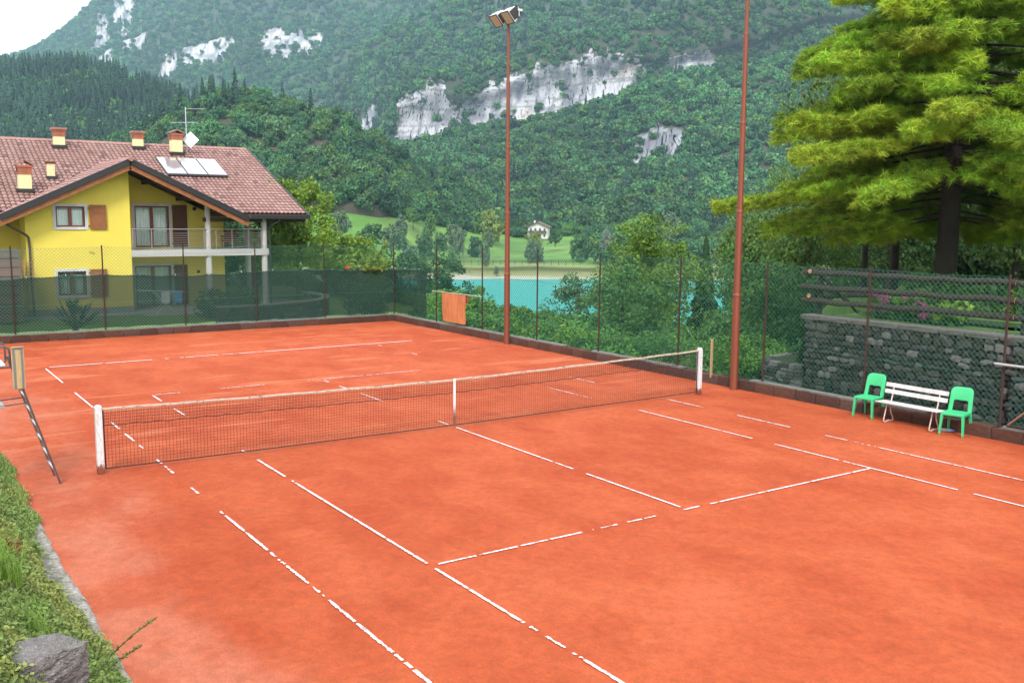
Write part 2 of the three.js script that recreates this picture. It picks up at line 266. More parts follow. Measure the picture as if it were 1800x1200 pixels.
// hue: the local mix of tree colours
const greens = [[1.0, 1.0, 1.0], [1.45, 1.25, 0.75], [0.8, 0.95, 1.0], [0.6, 0.72, 0.8], [1.05, 1.2, 1.0], [1.3, 1.1, 1.05], [0.5, 0.62, 0.7]];
function hill({ name, rows, nu, nv, bump, wood, rocks = [], seed, floor = [0.05, 0.06, 0.035] }) {
  const f0 = loft(rows), R = rng(seed), hi = (x, z) => (fbm(x / bump[0] + seed, z / bump[0], 4, seed) - 0.5) * bump[1];
  const f = (u, v) => { const p = f0(u, v); p[1] += hi(p[0], p[2]) * smooth(0, 0.3, v) * (v > 0.72 ? 0.5 : 1); return p; };
  // how much bare rock shows at (u, v): bands given as [u0, u1, v0, v1, ragged edge]
  const rock = (u, v) => {
    for (const r of rocks) {
      if (u < r[0] - 0.02 || u > r[1] + 0.02 || v < r[2] - 0.06 || v > r[3] + 0.06) continue;
      const e = r[4], L = r[1] - r[0], q = (u - r[0]) / L + (fbm(v * 70, u * 90, 3, 9) - 0.5) * 0.25, mid = (r[2] + r[3]) / 2, w = (r[3] - r[2]) / 2;
      const side = Math.pow(clamp(Math.sin(clamp(q) * Math.PI) * 1.9), 0.6), n1 = fbm(u * 70, 3.1 + r[0] * 50, 4, 8) - 0.5, n2 = fbm(u * 260, v * 60, 4, 12) - 0.5;
      if (Math.abs(v - mid - n1 * w * 1.1) < w * side * (1.05 + n2 * 1.4) && fbm(u * 150, v * 110, 3, 14) < (name === 'cliff_spur' ? 0.8 : 0.7)) return 1;
    }
    return 0;
  };
  const g = grid(nu, nv, (u, v) => { const p = f(u, v); const rk = rock(u, v); if (rk) { const d = fbm(u * 500, v * 30, 4, 5) - 0.5; p[0] += d * 9; p[2] += d * 7; } return p; });
  const pos = g.attributes.position, uv = g.attributes.uv, col = new Float32Array(pos.count * 3);
  for (let i = 0; i < pos.count; i++) {
    const u = uv.getX(i), v = uv.getY(i); let c;
    if (rock(u, v)) { // pale limestone with dark water streaks and warm stains
      const x = pos.getX(i) + pos.getZ(i), y = pos.getY(i), st = fbm(x / 5, y / 22, 5, 15), ledge = fbm(x / 40, y / 3.2, 3, 18), big = fbm(x / 34, y / 26, 4, 17);
      c = mix3([0.98, 0.97, 0.98], [0.42, 0.43, 0.48], smooth(0.4, 0.7, st)); c = mix3(c, [0.28, 0.29, 0.33], smooth(0.55, 0.72, big) * 0.85); c = mix3(c, [1.0, 0.86, 0.7], smooth(0.58, 0.72, 1 - big) * 0.55); c = mix3(c, [0.3, 0.33, 0.3], smooth(0.62, 0.7, ledge) * 0.7);
    } else { const n = fbm(pos.getX(i) / 20, pos.getZ(i) / 20, 3, 4); c = floor.map((q) => q * (0.6 + 0.8 * n) / 0.42); }
    col.set(c, i * 3);
  }
  g.setAttribute('color', new THREE.BufferAttribute(col, 3));
  struct(name, g, ROCK);
  if (!wood) return f;
  const list = [], dark = [];
  const du = 1 / nu;
  for (const w of wood) {
    // walk the sheet by small patches so that trees stand evenly per square metre
    const cu = 80, cv = 50;
    for (let j = 0; j < cv; j++) for (let i = 0; i < cu; i++) {
      const u0 = i / cu, v0 = lerp(w.v0, w.v1, j / cv), u1 = (i + 1) / cu, v1 = lerp(w.v0, w.v1, (j + 1) / cv);
      const a = f(u0, v0), b = f(u1, v0), c = f(u0, v1);
      if (!inSector(a[0], a[2], 0.6) && !inSector(b[0], b[2], 0.6)) continue;
      const e1 = V(b[0] - a[0], b[1] - a[1], b[2] - a[2]), e2 = V(c[0] - a[0], c[1] - a[1], c[2] - a[2]), area = e1.cross(e2).length();
      let k = area / (w.gap * w.gap); k = Math.floor(k) + (R() < k % 1 ? 1 : 0);
      for (let q = 0; q < k; q++) {
        const u = lerp(u0, u1, R()), v = lerp(v0, v1, R());
        if (rock(u, v) && R() > 0.04) continue;
        if (w.skip && w.skip(u, v, R)) continue;
        const p = f(u, v), patch = fbm(p[0] / 45, p[2] / 45 + p[1] / 45, 3, seed + 3), coni = R() < w.conifer * (patch > 0.5 ? 1.6 : 0.4);
        const zone = fbm(p[0] / 70 + 7, p[1] / 45 + p[2] / 90, 4, seed + 5), tone = (0.35 + 1.3 * zone) * (0.7 + 0.6 * R()), h = greens[(R() * 5 + zone * 3.2) | 0] || greens[0];
        const s = w.size * (0.5 + 0.6 * R() + 0.5 * R() * R());
        if (coni) { const hh = w.tall * (0.6 + 0.6 * R()); dark.push({ p: [p[0], p[1] - 0.5, p[2]], s: [hh, hh, hh], t: R() * 6.28, c: [tone, tone, tone], g: (R() * 2) | 0 }); }
        else list.push({ p: [p[0], p[1] + s * 0.15, p[2]], s: [s, s * (0.9 + 0.5 * R()), s], t: R() * 6.28, c: [tone * h[0], tone * h[1], tone * h[2]], g: (R() * 3) | 0 });
      }
    }
  }
  return { f, list, dark };
}
const FOREST_COUNT = [];
function grow(h, label, far, dlabel) {
  if (h.list.length) scatter('broadleaf_forest', label, 'forest', h.list, far ? CROWNS_FAR : CROWNS_NEAR, WOOD);
  if (h.dark.length) scatter('spruce_forest', dlabel, 'forest', h.dark, SPRUCES, WOOD_DARK);
  FOREST_COUNT.push(h.list.length, h.dark.length);
}
// v runs foot 0..crest; two extra rows (below the foot, behind the crest) are added by loft()
grow(hill({ name: 'far_mountain', rows: FAR_MOUNTAIN, nu: 900, nv: 210, bump: [240, 130], seed: 3, floor: [0.045, 0.07, 0.04],
  rocks: [[0.335, 0.385, 0.575, 0.67, 0.10], [0.525, 0.578, 0.458, 0.505, 0.08], [0.605, 0.655, 0.462, 0.52, 0.10], [0.40, 0.46, 0.64, 0.72, 0.08], [0.43, 0.48, 0.51, 0.55, 0.12], [0.50, 0.525, 0.46, 0.49, 0.08], [0.565, 0.6, 0.6, 0.64, 0.08], [0.35, 0.4, 0.51, 0.535, 0.1]],
  wood: [{ v0: 0.33, v1: 0.80, gap: 9, size: 6.2, tall: 15, conifer: 0.12 }] }), 'hazy broadleaf forest covering the far mountain', true, 'scattered dark spruces on the far mountain');
grow(hill({ name: 'high_shoulder', rows: HIGH_SHOULDER, nu: 260, nv: 90, bump: [130, 75], seed: 5, floor: [0.045, 0.07, 0.04],
  rocks: [[0.30, 0.36, 0.50, 0.55, 0.12], [0.25, 0.30, 0.42, 0.47, 0.12]],
  wood: [{ v0: 0.3, v1: 0.78, gap: 7.6, size: 5.6, tall: 15, conifer: 0.22 }] }), 'green forest on the mountain shoulder above the white cliff', true, 'dark spruces standing on the mountain shoulder');
grow(hill({ name: 'cliff_spur', rows: CLIFF_SPUR, nu: 1100, nv: 180, bump: [80, 22], seed: 7,
  rocks: [[0.11, 0.285, 0.37, 0.615, 0.12], [0.30, 0.67, 0.38, 0.60, 0.10], [0.71, 0.80, 0.42, 0.55, 0.2]],
  wood: [{ v0: 0.2, v1: 0.86, gap: 6.2, size: 5, tall: 13, conifer: 0.06 }] }), 'dense forest round the long white cliff', true, 'spruces round the long white cliff');
grow(hill({ name: 'lower_spur', rows: LOWER_SPUR, nu: 500, nv: 160, bump: [85, 44], seed: 9,
  rocks: [[0.50, 0.63, 0.50, 0.56, 0.1], [0.64, 0.68, 0.53, 0.56, 0.1]],
  wood: [{ v0: 0.17, v1: 0.86, gap: 5.6, size: 4.6, tall: 13, conifer: 0.05 }] }), 'dense green forest on the slope below the white cliff', true, 'few spruces on the slope below the white cliff');
grow(hill({ name: 'spruce_ridge', rows: CONIFER_RIDGE, nu: 160, nv: 70, bump: [60, 12], seed: 11,
  wood: [{ v0: 0.2, v1: 0.86, gap: 4.6, size: 5, tall: 17, conifer: 0.75 }] }), 'broadleaf trees mixed into the dark spruce ridge', true, 'dark blue-green spruce forest on the ridge behind the yellow house');
grow(hill({ name: 'middle_hill', rows: MIDDLE_HILL, nu: 160, nv: 70, bump: [45, 12], seed: 13, floor: [0.06, 0.055, 0.03],
  wood: [{ v0: 0.22, v1: 0.84, gap: 5.2, size: 4.8, tall: 13, conifer: 0.04, skip: (u, v, R) => v < 0.36 && u > 0.52 && u < 0.66 && R() < 0.1 }, { v0: 0.66, v1: 0.8, gap: 9, size: 5, tall: 15, conifer: 0.8, skip: (u) => u > 0.5 }] }), 'rounded grey-green broadleaf trees on the hill behind the meadow', false, 'dark spruces along the top of the middle hill');

// far shore: meadow, sandy bank
{
  const f0 = loft(FAR_SHORE), g = grid(200, 120, (u, v) => { const p = f0(u, v); p[1] += (fbm(p[0] / 18, p[2] / 18, 3, 2) - 0.5) * 1.2; return p; });
  const pos = g.attributes.position, uv = g.attributes.uv, col = new Float32Array(pos.count * 3);
  for (let i = 0; i < pos.count; i++) {
    const v = uv.getY(i) * 7, x = pos.getX(i), z = pos.getZ(i), n = fbm(x / 9, z / 9, 4, 6), n2 = fbm(x / 60, z / 60, 3, 9);
    let c = mix3([0.06, 0.15, 0.022], [0.115, 0.25, 0.035], smooth(0.25, 0.75, n)); c = mix3(c, [0.14, 0.2, 0.05], smooth(0.55, 0.75, n2) * 0.5);
    const bank = 1 - smooth(2.75, 3.05, v + (n - 0.5) * 0.25);
    c = mix3(c, mix3([0.15, 0.2, 0.06], [0.27, 0.26, 0.13], n), bank);
    c = mix3(c, [0.36, 0.33, 0.27], 1 - smooth(2.0, 2.12, v + (n - 0.5) * 0.25));
    c = mix3(c, [0.3, 0.2, 0.13], smooth(6.2, 6.6, v + (n - 0.5) * 0.5) * 0.8);
    col.set(c, i * 3);
  }
  g.setAttribute('color', new THREE.BufferAttribute(col, 3));
  struct('far_shore', g, FLOOR);
  const R = rng(891), list = []; // scattered growth where the meadows give way to the forest
  for (let i = 0; i < 5200; i++) {
    const u = R(), v = (2.9 + 3.4 * R()) / 7, p = f0(u, v), patch = fbm(p[0] / 26, p[2] / 26, 3, 23), keep = u > 0.69 ? patch < 0.56 : u < 0.2 ? patch < 0.6 : v * 7 > 4.75 && patch < 0.5; if (!keep || !inSector(p[0], p[2], 0.6)) continue;
    const s = 2.2 + 3.2 * R() * R() + 1.2 * R(), k = 0.5 + 0.7 * R(), h = greens[(R() * 7) | 0]; list.push({ p: [p[0], p[1] + s * 0.1, p[2]], s: [s, s * (0.9 + 0.5 * R()), s], t: R() * 6.28, c: [k * h[0], k * h[1], k * h[2]], g: (R() * 3) | 0 });
  }
  scatter('shore_wood', 'mixed wood along the far shore where the meadows end', 'wood', list, CROWNS_NEAR, WOOD);
}
// lake
const waterBump = greyTex(512, 512, (i, j) => 0.6 * tfbm(i / 512, j / 512, 10, 61, 4) + 0.4 * tileN(i / 512 * 12, j / 512 * 40, 20, 66));
struct('lake', new THREE.PlaneGeometry(900, 900).rotateX(-Math.PI / 2).translate(150, -16.2, -200), new THREE.MeshPhysicalMaterial({ color: lin(0.03, 0.3, 0.275), roughness: 0.3, specularIntensity: 0.45, ior: 1.33, bumpMap: withRepeat(waterBump, 220, 220), bumpScale: 0.25 }));

// ground round the court: level garden, falling to the lake; the upper park terrace on the right
const outside = (x, z) => {
  const a = Math.max(0, x - 8.7), b = x < 13 && z < -19 && z > -50 ? 0 : Math.hypot(Math.max(0, x - 13), Math.max(0, z + 19), Math.max(0, -50 - z));
  const c = z > -19 ? a : Math.hypot(a, -19 - z);
  return Math.min(b, c) * (x > 13.5 && z < -18 ? 1 + 1.2 * smooth(13.5, 17, x) : 1);
};
const landY = (x, z) => { const d = outside(x, z); return -0.3 - 0.02 * Math.min(d, 10) - 18.5 * smooth(0, 50, d) + (d > 0.3 ? (fbm(x / 4, z / 4, 3, 19) - 0.5) * Math.min(1, d * 0.2) : 0); };
const LAWN_TEX = colorTex(512, 512, (i, j) => { const n = tfbm(i / 512, j / 512, 6, 71, 6), k = tfbm(i / 512, j / 512, 40, 77, 3); return mix3([0.055, 0.12, 0.016], [0.15, 0.24, 0.04], n * 0.6 + k * 0.4); });
struct('ground', grid(160, 160, (u, v) => { const x = -60 + 190 * u * (0.55 + 0.45 * u), z = 40 - 220 * v; return [x, landY(x, z), z]; }, (p) => [p[0] / 5, p[2] / 5]), mat([1, 1, 1], 1, { map: LAWN_TEX, bumpMap: GRAIN, bumpScale: 0.05 }));

{
  const R = rng(881), list = [], rear = [];
  for (let i = 0; i < 5200; i++) {
    const z = 4 - 62 * R(), x = (z < -19 ? 13 : 9.2) + 42 * Math.pow(R(), 1.6), y = landY(x, z); if (y < -16 || (z < -19 && R() < 0.6) || (x < 10.4 && z > -1.4) || (x > 9 && z > -0.8 && x < 60)) continue;
    const s = 0.28 + 0.4 * R() + 0.004 * (x - 9), k = 0.7 + 0.7 * R(), h = greens[(R() * 5) | 0];
    list.push({ p: [x, y - 0.12 * s, z], s: [s, s * (0.7 + 0.5 * R()), s], t: R() * 6.28, c: [k * h[0], k * h[1], k * h[2]], g: (R() * 3) | 0 });
  }
  scatter('undergrowth', 'mixed green undergrowth covering the slope between the court and the lake', 'undergrowth', list, CROWNS_NEAR, farLeaf(0.075, 0.17, 0.04));
  for (let i = 0; i < 420; i++) { const x = 32 + 40 * R(), z = -14 + 52 * R(), s = 2.2 + 1.6 * R(), k = 0.6 + 0.7 * R(); rear.push({ p: [x, -3 + 5.5 * R(), z], s: [s, s * 1.3, s], t: R() * 6.28, c: [k, k, k], g: (R() * 3) | 0 }); }
  scatter('park_wood', 'dense dark wood closing the view behind the park trees at right', 'wood', rear, CROWNS_NEAR, farLeaf(0.05, 0.12, 0.035));
}

// ---------------------------------------------------------------- clay court
const CX0 = -7.9, CX1 = 7.9, CZ0 = -18.1, CZ1 = 17;
const CLAY_TEX = colorTex(2048, 2048, (i, j) => {
  const x = lerp(CX0, CX1, (i + 0.5) / 2048), z = lerp(CZ0, CZ1, (j + 0.5) / 2048);
  const big = fbm(x / 3.2 + 3, z / 3.2, 4, 101), med = fbm(x / 0.55, z / 0.8, 4, 111), fine = HASH[(i * 977 + j * 3571) & 65535], spk = vnoise(x * 28, z * 28, 118);
  const drag = fbm(x / 1.9 + z * 0.12, z / 0.32 + x * 0.1, 4, 121); // sweep marks of the drag net, across the court
  const far = smooth(2, -4, z);
  let c = mix3([0.405, 0.069, 0.023], [0.485, 0.101, 0.037], smooth(0.26, 0.7, big * 0.4 + med * 0.6));
  c = mix3(c, [0.56, 0.165, 0.08], smooth(0.6, 0.78, drag) * far * 0.75);
  c = mix3(c, [0.56, 0.132, 0.058], smooth(0.62, 0.8, med * 0.5 + big * 0.5) * 0.5);
  // sky sheen of wet clay painted as paler colour, bank side, in patches
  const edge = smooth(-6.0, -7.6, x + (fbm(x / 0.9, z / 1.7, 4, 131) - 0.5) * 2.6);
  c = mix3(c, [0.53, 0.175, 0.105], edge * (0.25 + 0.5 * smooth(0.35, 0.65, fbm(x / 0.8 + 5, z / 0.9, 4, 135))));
  const grit = fbm(x / 0.09, z / 0.09, 3, 119), k = (0.8 + 0.26 * fine + 0.1 * spk) * (0.84 + 0.32 * grit); return [c[0] * k, c[1] * k, c[2] * k];
});
const CLAY_BUMP = greyTex(1024, 1024, (i, j) => 0.5 * tfbm(i / 1024, j / 1024, 40, 141, 4) + 0.5 * HASH[(i * 131 + j * 7919) & 65535], 8, 17);
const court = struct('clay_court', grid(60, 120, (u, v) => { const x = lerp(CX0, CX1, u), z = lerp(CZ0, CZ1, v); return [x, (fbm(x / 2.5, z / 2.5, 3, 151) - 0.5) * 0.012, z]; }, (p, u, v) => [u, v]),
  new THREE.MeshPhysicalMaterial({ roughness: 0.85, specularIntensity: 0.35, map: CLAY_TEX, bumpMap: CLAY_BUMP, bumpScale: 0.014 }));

// white lines: worn tape, each a list of [from, to, wear] along its length
const DUSTED = colorTex(512, 512, (i, j) => { const n = tfbm(i / 512, j / 512, 24, 145, 4), d = tfbm(i / 512, j / 512, 7, 147, 3); return mix3([0.66, 0.63, 0.65], [0.5, 0.14, 0.065], smooth(0.56, 0.72, n * 0.65 + d * 0.4)); });
const LINE = mat([1, 1, 1], 0.85, { map: DUSTED, side: THREE.DoubleSide });
function lineGeo(runs, at, along, seed, w = 0.038) {
  const R = rng(seed), pos = [];
  for (const [a, b, wear = 0.2] of runs) {
    const st = 0.025, n = Math.max(2, Math.round((b - a) / st));
    let e0 = 0, e1 = 0;
    const pt = (t, s) => { const q = a + (b - a) * t, o = at + s; return along === 'z' ? [o, 0.011, q] : [q, 0.0112, o]; };
    let prev = null;
    for (let i = 0; i <= n; i++) {
      const q = a + (b - a) * i / n, nz = vnoise(q * 5, seed, 3) * 0.5 + vnoise(q * 47, seed, 5) * 0.5;
      const gone = nz < wear * 0.58, thin = clamp((nz - wear * 0.58) * 4);
      const half = w / 2 * lerp(0.2, 1, thin), sh = (vnoise(q * 17, seed, 8) - 0.5) * w * 0.5 * (wear + 0.1) * (1.2 - thin);
      e0 = -half + sh + (R() - 0.5) * 0.02 * (0.3 + wear); e1 = half + sh + (R() - 0.5) * 0.012 * (0.3 + wear);
      const cur = gone ? null : [pt(i / n, e0), pt(i / n, e1)];
      if (prev && cur) { const [p, q] = along === 'z' ? [0, 1] : [1, 0]; pos.push(...prev[q], ...prev[p], ...cur[p], ...prev[q], ...cur[p], ...cur[q]); }
      prev = cur;
    }
  }
  const g = new THREE.BufferGeometry(); g.setAttribute('position', new THREE.Float32BufferAttribute(pos, 3));
  const uv = []; for (let i = 0; i < pos.length; i += 3) uv.push(pos[i], pos[i + 2]); g.setAttribute('uv', new THREE.Float32BufferAttribute(uv, 2)); g.computeVertexNormals();
  const nn = g.attributes.normal; for (let i = 0; i < nn.count; i++) nn.setXYZ(i, 0, 1, 0);
  return g;
}
part('doubles_sideline', lineGeo([[-11.9, -9.3, 0.15], [-7.75, -5.7, 0.3], [-3.95, -3.2, 0.4], [-2.7, -2.0, 0.5], [-1.6, -1.35, 0.3], [-0.42, -0.1, 0.3], [0.09, 0.62, 0.35], [1.6, 1.96, 0.35], [3.0, 4.85, 0.28], [4.95, 7.6, 0.5], [7.5, 8.55, 0.3], [8.6, 11.8, 0.45]], -5.52, 'z', 11), LINE, court);
part('singles_sideline', lineGeo([[-6.45, -5.65, 0.2], [-4.75, -3.5, 0.4], [-0.28, -0.1, 0.3], [0.5, 1.76, 0.12], [1.98, 6.3, 0.24], [6.5, 8.3, 0.15], [8.4, 9.05, 0.45], [9.1, 11.8, 0.35]], -4.12, 'z', 12), LINE, court);
part('center_service_line', lineGeo([[-6.3, -5.9, 0.5], [-5.4, -5.0, 0.4], [-4.2, -3.1, 0.35], [-0.6, -0.2, 0.2], [0.1, 2.9, 0.08], [2.9, 3.8, 0.42], [4.15, 6.27, 0.08]], -0.05, 'z', 13), LINE, court);
part('singles_sideline', lineGeo([[-9.45, -9.15, 0.4], [-11.9, -11.5, 0.3], [-2.6, -0.9, 0.5], [0.7, 2.55, 0.12], [2.55, 3.05, 0.5], [3.1, 3.85, 0.15], [4.38, 5.76, 0.1], [5.85, 7.9, 0.12], [8.15, 11.8, 0.15]], 4.09, 'z', 14), LINE, court);
part('doubles_sideline', lineGeo([[-3.5, -2.5, 0.4], [0.1, 1.2, 0.1], [2.2, 3.57, 0.12], [4.4, 4.9, 0.1], [4.95, 5.5, 0.5], [5.55, 11.8, 0.06]], 5.46, 'z', 15), LINE, court);
part('service_line', lineGeo([[-4.02, -3.5, 0.3], [-3.45, -2.9, 0.15], [-2.85, -1.9, 0.2], [-1.75, -1.1, 0.6], [-1.1, -0.62, 0.4], [-0.1, 0.2, 0.5], [0.42, 4.06, 0.08]], 6.39, 'x', 16), LINE, court);
part('service_line', lineGeo([[-4.05, -3.5, 0.3], [-2.6, -1.5, 0.55], [-0.4, 1.2, 0.45], [1.2, 2.75, 0.15]], -6.5, 'x', 17), LINE, court);
part('baseline', lineGeo([[-5.4, -2.75, 0.12], [-2.4, -0.3, 0.6], [-0.3, 0.3, 0.4], [0.3, 5.5, 0.14]], -12.12, 'x', 18, 0.075), LINE, court);

// ---- kerb of stained blocks, along the far end and the lake side
const KERB_TEX = colorTex(256, 256, (i, j) => { const n = tfbm(i / 256, j / 256, 5, 153, 6), s = tfbm(i / 256, j / 256, 12, 157, 4); let c = mix3([0.45, 0.42, 0.4], [1.1, 1, 0.95], n); return mix3(c, [2.4, 2.6, 2.6].map((q) => Math.min(1, q)), smooth(0.6, 0.7, s) * 0.55); });
const KERB_STONE = [[0.125, 0.054, 0.034], [0.15, 0.07, 0.046], [0.10, 0.05, 0.036], [0.135, 0.08, 0.062]].map((c) => mat(c, 0.95, { map: KERB_TEX, bumpMap: GRAIN, bumpScale: 0.035 }));
const MORTAR = mat([0.10, 0.082, 0.066], 1, { map: MOTTLE, bumpMap: GRAIN, bumpScale: 0.02 });
const CAP = mat([0.34, 0.31, 0.28], 0.95, { map: withRepeat(MOTTLE, 2, 2), bumpMap: GRAIN, bumpScale: 0.03 });
const BLOCKS = [0, 1, 2, 3, 4].map((s) => boulder(200 + s, 1, 1, 1, 0.06, 4, 0.9));
const kerb = (axis, from, to, label) => {
  const k = thing('kerb', label, 'kerb'), R = rng(axis === 'x' ? 21 : 22);
  const mort = axis === 'x' ? bx(from, to, -0.1, 0.19, -18.36, -18.13) : bx(7.88, 8.11, -0.1, 0.19, from, to);
  part('mortar_bed', mort, MORTAR, k);
  for (let p = from; p < to - 0.1;) {
    const L = Math.min(0.52 + 0.12 * R(), to - p), m = part('block', BLOCKS[(R() * 5) | 0], KERB_STONE[(R() * 4) | 0], k);
    const h = 0.285 + 0.02 * R();
    if (axis === 'x') { m.position.set(p + L / 2, h / 2 - 0.07, -18.24); m.scale.set(L - 0.018, h, 0.29); }
    else { m.position.set(8.0, h / 2 - 0.07, p + L / 2); m.scale.set(0.29, h, L - 0.018); }
    p += L;
  }
  // pale weathered capping, broken in places
  for (let p = from; p < to - 0.3;) {
    const L = 0.5 + 1.1 * R(), e = Math.min(p + L, to), w = 0.17 + 0.06 * R();
    if (R() < 0.8) { const g = boulder((R() * 999) | 0, 1, 1, 1, 0.06, 3, 0.9), m = part('capping', g, CAP, k); if (axis === 'x') { m.position.set((p + e) / 2, 0.233, -18.27); m.scale.set(e - p - 0.01, 0.05, w); } else { m.position.set(8.03, 0.233, (p + e) / 2); m.scale.set(w, 0.05, e - p - 0.01); } }
    p = e;
  }
  return k;
};
kerb('x', -13, 7.87, 'reddish-brown block kerb along the far end of the court');
kerb('z', -18.4, 12, 'reddish-brown block kerb along the lake side of the court');

// ---------------------------------------------------------------- wire fences
const POST = mat([0.05, 0.026, 0.02], 0.85, { map: STREAK, bumpMap: GRAIN, bumpScale: 0.004 });
const WIRE = mat([0.01, 0.125, 0.085], 0.5);
function bay(a, b, y0, y1, parent, pitch = 0.112) { // chain link between two posts, a and b in plan
  const L = Math.hypot(b[0] - a[0], b[1] - a[1]), H = y1 - y0, segs = [], dx = (b[0] - a[0]) / L, dz = (b[1] - a[1]) / L;
  const P = (s, y) => { const sag = 0.03 * Math.sin(s / L * Math.PI) * (y / H); return [a[0] + dx * s, y0 + y - sag, a[1] + dz * s]; };
  for (let s = -H; s < L; s += pitch) {
    const s0 = Math.max(0, s), s1 = Math.min(L, s + H); if (s1 - s0 < 0.02) continue;
    segs.push([...P(s0, s0 - s), ...P(s1, s1 - s)]); segs.push([...P(s0, H - (s0 - s)), ...P(s1, H - (s1 - s))]);
  }
  for (const y of [0.02, H * 0.33, H * 0.66, H]) { const n = 6; for (let i = 0; i < n; i++) segs.push([...P(L * i / n, y), ...P(L * (i + 1) / n, y)]); }
  return part('wire_mesh', wires(segs, 0.0034), WIRE, parent);
}
const postGeo = new THREE.CylinderGeometry(0.023, 0.025, 1, 8).translate(0, 0.5, 0);
const farFence = thing('wire_fence', 'green chain-link fence on thin rusty posts at the far end, behind the dark windscreen', 'fence');
const lakeFence = thing('wire_fence', 'green chain-link fence on thin rusty posts along the lake side', 'fence');
function fencePost(x, z, h, parent) { const m = part('post', postGeo, POST, parent); m.position.set(x, 0.15, z); m.scale.set(1, h - 0.15, 1); m.rotation.set((hsh(x * 10 | 0, 3) - 0.5) * 0.012, 0, (hsh(z * 10 | 0, 5) - 0.5) * 0.012); return m; }
{
  const fx = [-13.6, -10.9, -8.15, -5.45, -2.75, -0.12, 2.42, 5.06, 7.98];
  fx.forEach((x, i) => { fencePost(x, -18.24, 3.06, farFence); if (i) bay([fx[i - 1], -18.26], [x, -18.26], 0.26, 3.0, farFence); });
  const lz = [-18.2, -14.9, -11.75, -8.55, -5.5, -2.25, 0.6, 3.36, 6.32];
  lz.forEach((z, i) => { if (i) { fencePost(8.0, z, 3.06, lakeFence); bay([8.02, lz[i - 1]], [8.02, z], 0.26, 3.02, lakeFence); } });
}
// gate beyond the last post
{
  const g = thing('fence_gate', 'rusty gate with a grey pipe bar at the right edge of the fence', 'gate', [7.95, 0, 6.32]);
  const grey = mat([0.42, 0.45, 0.48], 0.45, { metalness: 0.5 });
  part('latch_bar', rod([-0.05, 1.41, -0.12], [-0.05, 1.41, 1.3], 0.026), grey, g);
  part('bottom_rail', rod([0, 0.29, 0.16], [0, 0.29, 1.9], 0.022), POST, g);
  part('brace', rod([0, 0.3, 0.18], [0, 1.9, 1.85], 0.02), mat([0.25, 0.13, 0.08], 0.8), g);
  part('stile', rod([0, 0.29, 1.9], [0, 2.95, 1.9], 0.022), POST, g);
  bay([0.03, 0.16], [0.03, 1.9], 0.3, 2.94, g);
}
// dark green windscreen cloth tied to the far fence and round the corner
const CLOTH_TEX = colorTex(256, 256, (i, j) => { const w = 0.8 + 0.12 * ((j % 8) < 4 ? 1 : 0) + 0.16 * (tfbm(i / 256, j / 256, 6, 161, 5) - 0.5) + (j % 64 < 2 ? -0.2 : 0); return [w, w, w]; });
const CLOTH = mat([0.007, 0.028, 0.021], 0.85, { map: withRepeat(CLOTH_TEX, 12, 1), transparent: true, opacity: 0.86, side: THREE.DoubleSide });
{
  const path = (s) => s < 20.1 ? [-12 + s, -18.33] : [8.09, -18.33 + (s - 20.1)], LEN = 22.6;
  const tie = 1.16, sag = (s) => { const t = (s % tie) / tie; return 4 * t * (1 - t); };
  const g = grid(560, 22, (u, v) => {
    const s = u * LEN, [x, z] = path(s), y0 = 0.29 + 0.03 * sag(s + 0.5), y1 = 2.05 + 0.05 * Math.sin(s * 0.9) - 0.055 * sag(s);
    const folds = Math.sin(s * 5 + v * 1.5) * 0.012 + 0.03 * (fbm(s * 1.4, v * 2.2, 3, 171) - 0.5) + 0.1 * smooth(16.5, 18.5, s) * (fbm(s * 2.2 - v * 3.4, v * 2 + s, 3, 175) - 0.5) * Math.sin(v * Math.PI);
    return s < 20.1 ? [x, lerp(y0, y1, v), z + folds] : [x + folds, lerp(y0, y1, v), z];
  });
  const w = thing('windscreen_cloth', 'dark green see-through windscreen cloth tied along the far fence', 'windscreen');
  part('cloth', g, CLOTH, w);
  const hem = []; for (let i = 0; i < 280; i++) { const e = [i, i + 1].map((k) => { const s = k / 280 * LEN, [x, z] = path(s); return [x, 2.05 + 0.05 * Math.sin(s * 0.9) - 0.055 * sag(s) + 0.006, z + 0.02]; }); hem.push([...e[0], ...e[1]]); }
  part('hem', wires(hem, 0.016), mat([0.012, 0.03, 0.025], 0.8), w);
  const R = rng(61);
  for (let s = tie; s < LEN; s += tie) { const [x, z] = path(s); part('tie', boulder((s * 10) | 0, 0.035, 0.05, 0.035, 0.2, 2, 0.4).translate(x, 2.06 + 0.05 * Math.sin(s * 0.9), z + 0.03), mat([0.5, 0.5, 0.5], 0.6), w); }
}

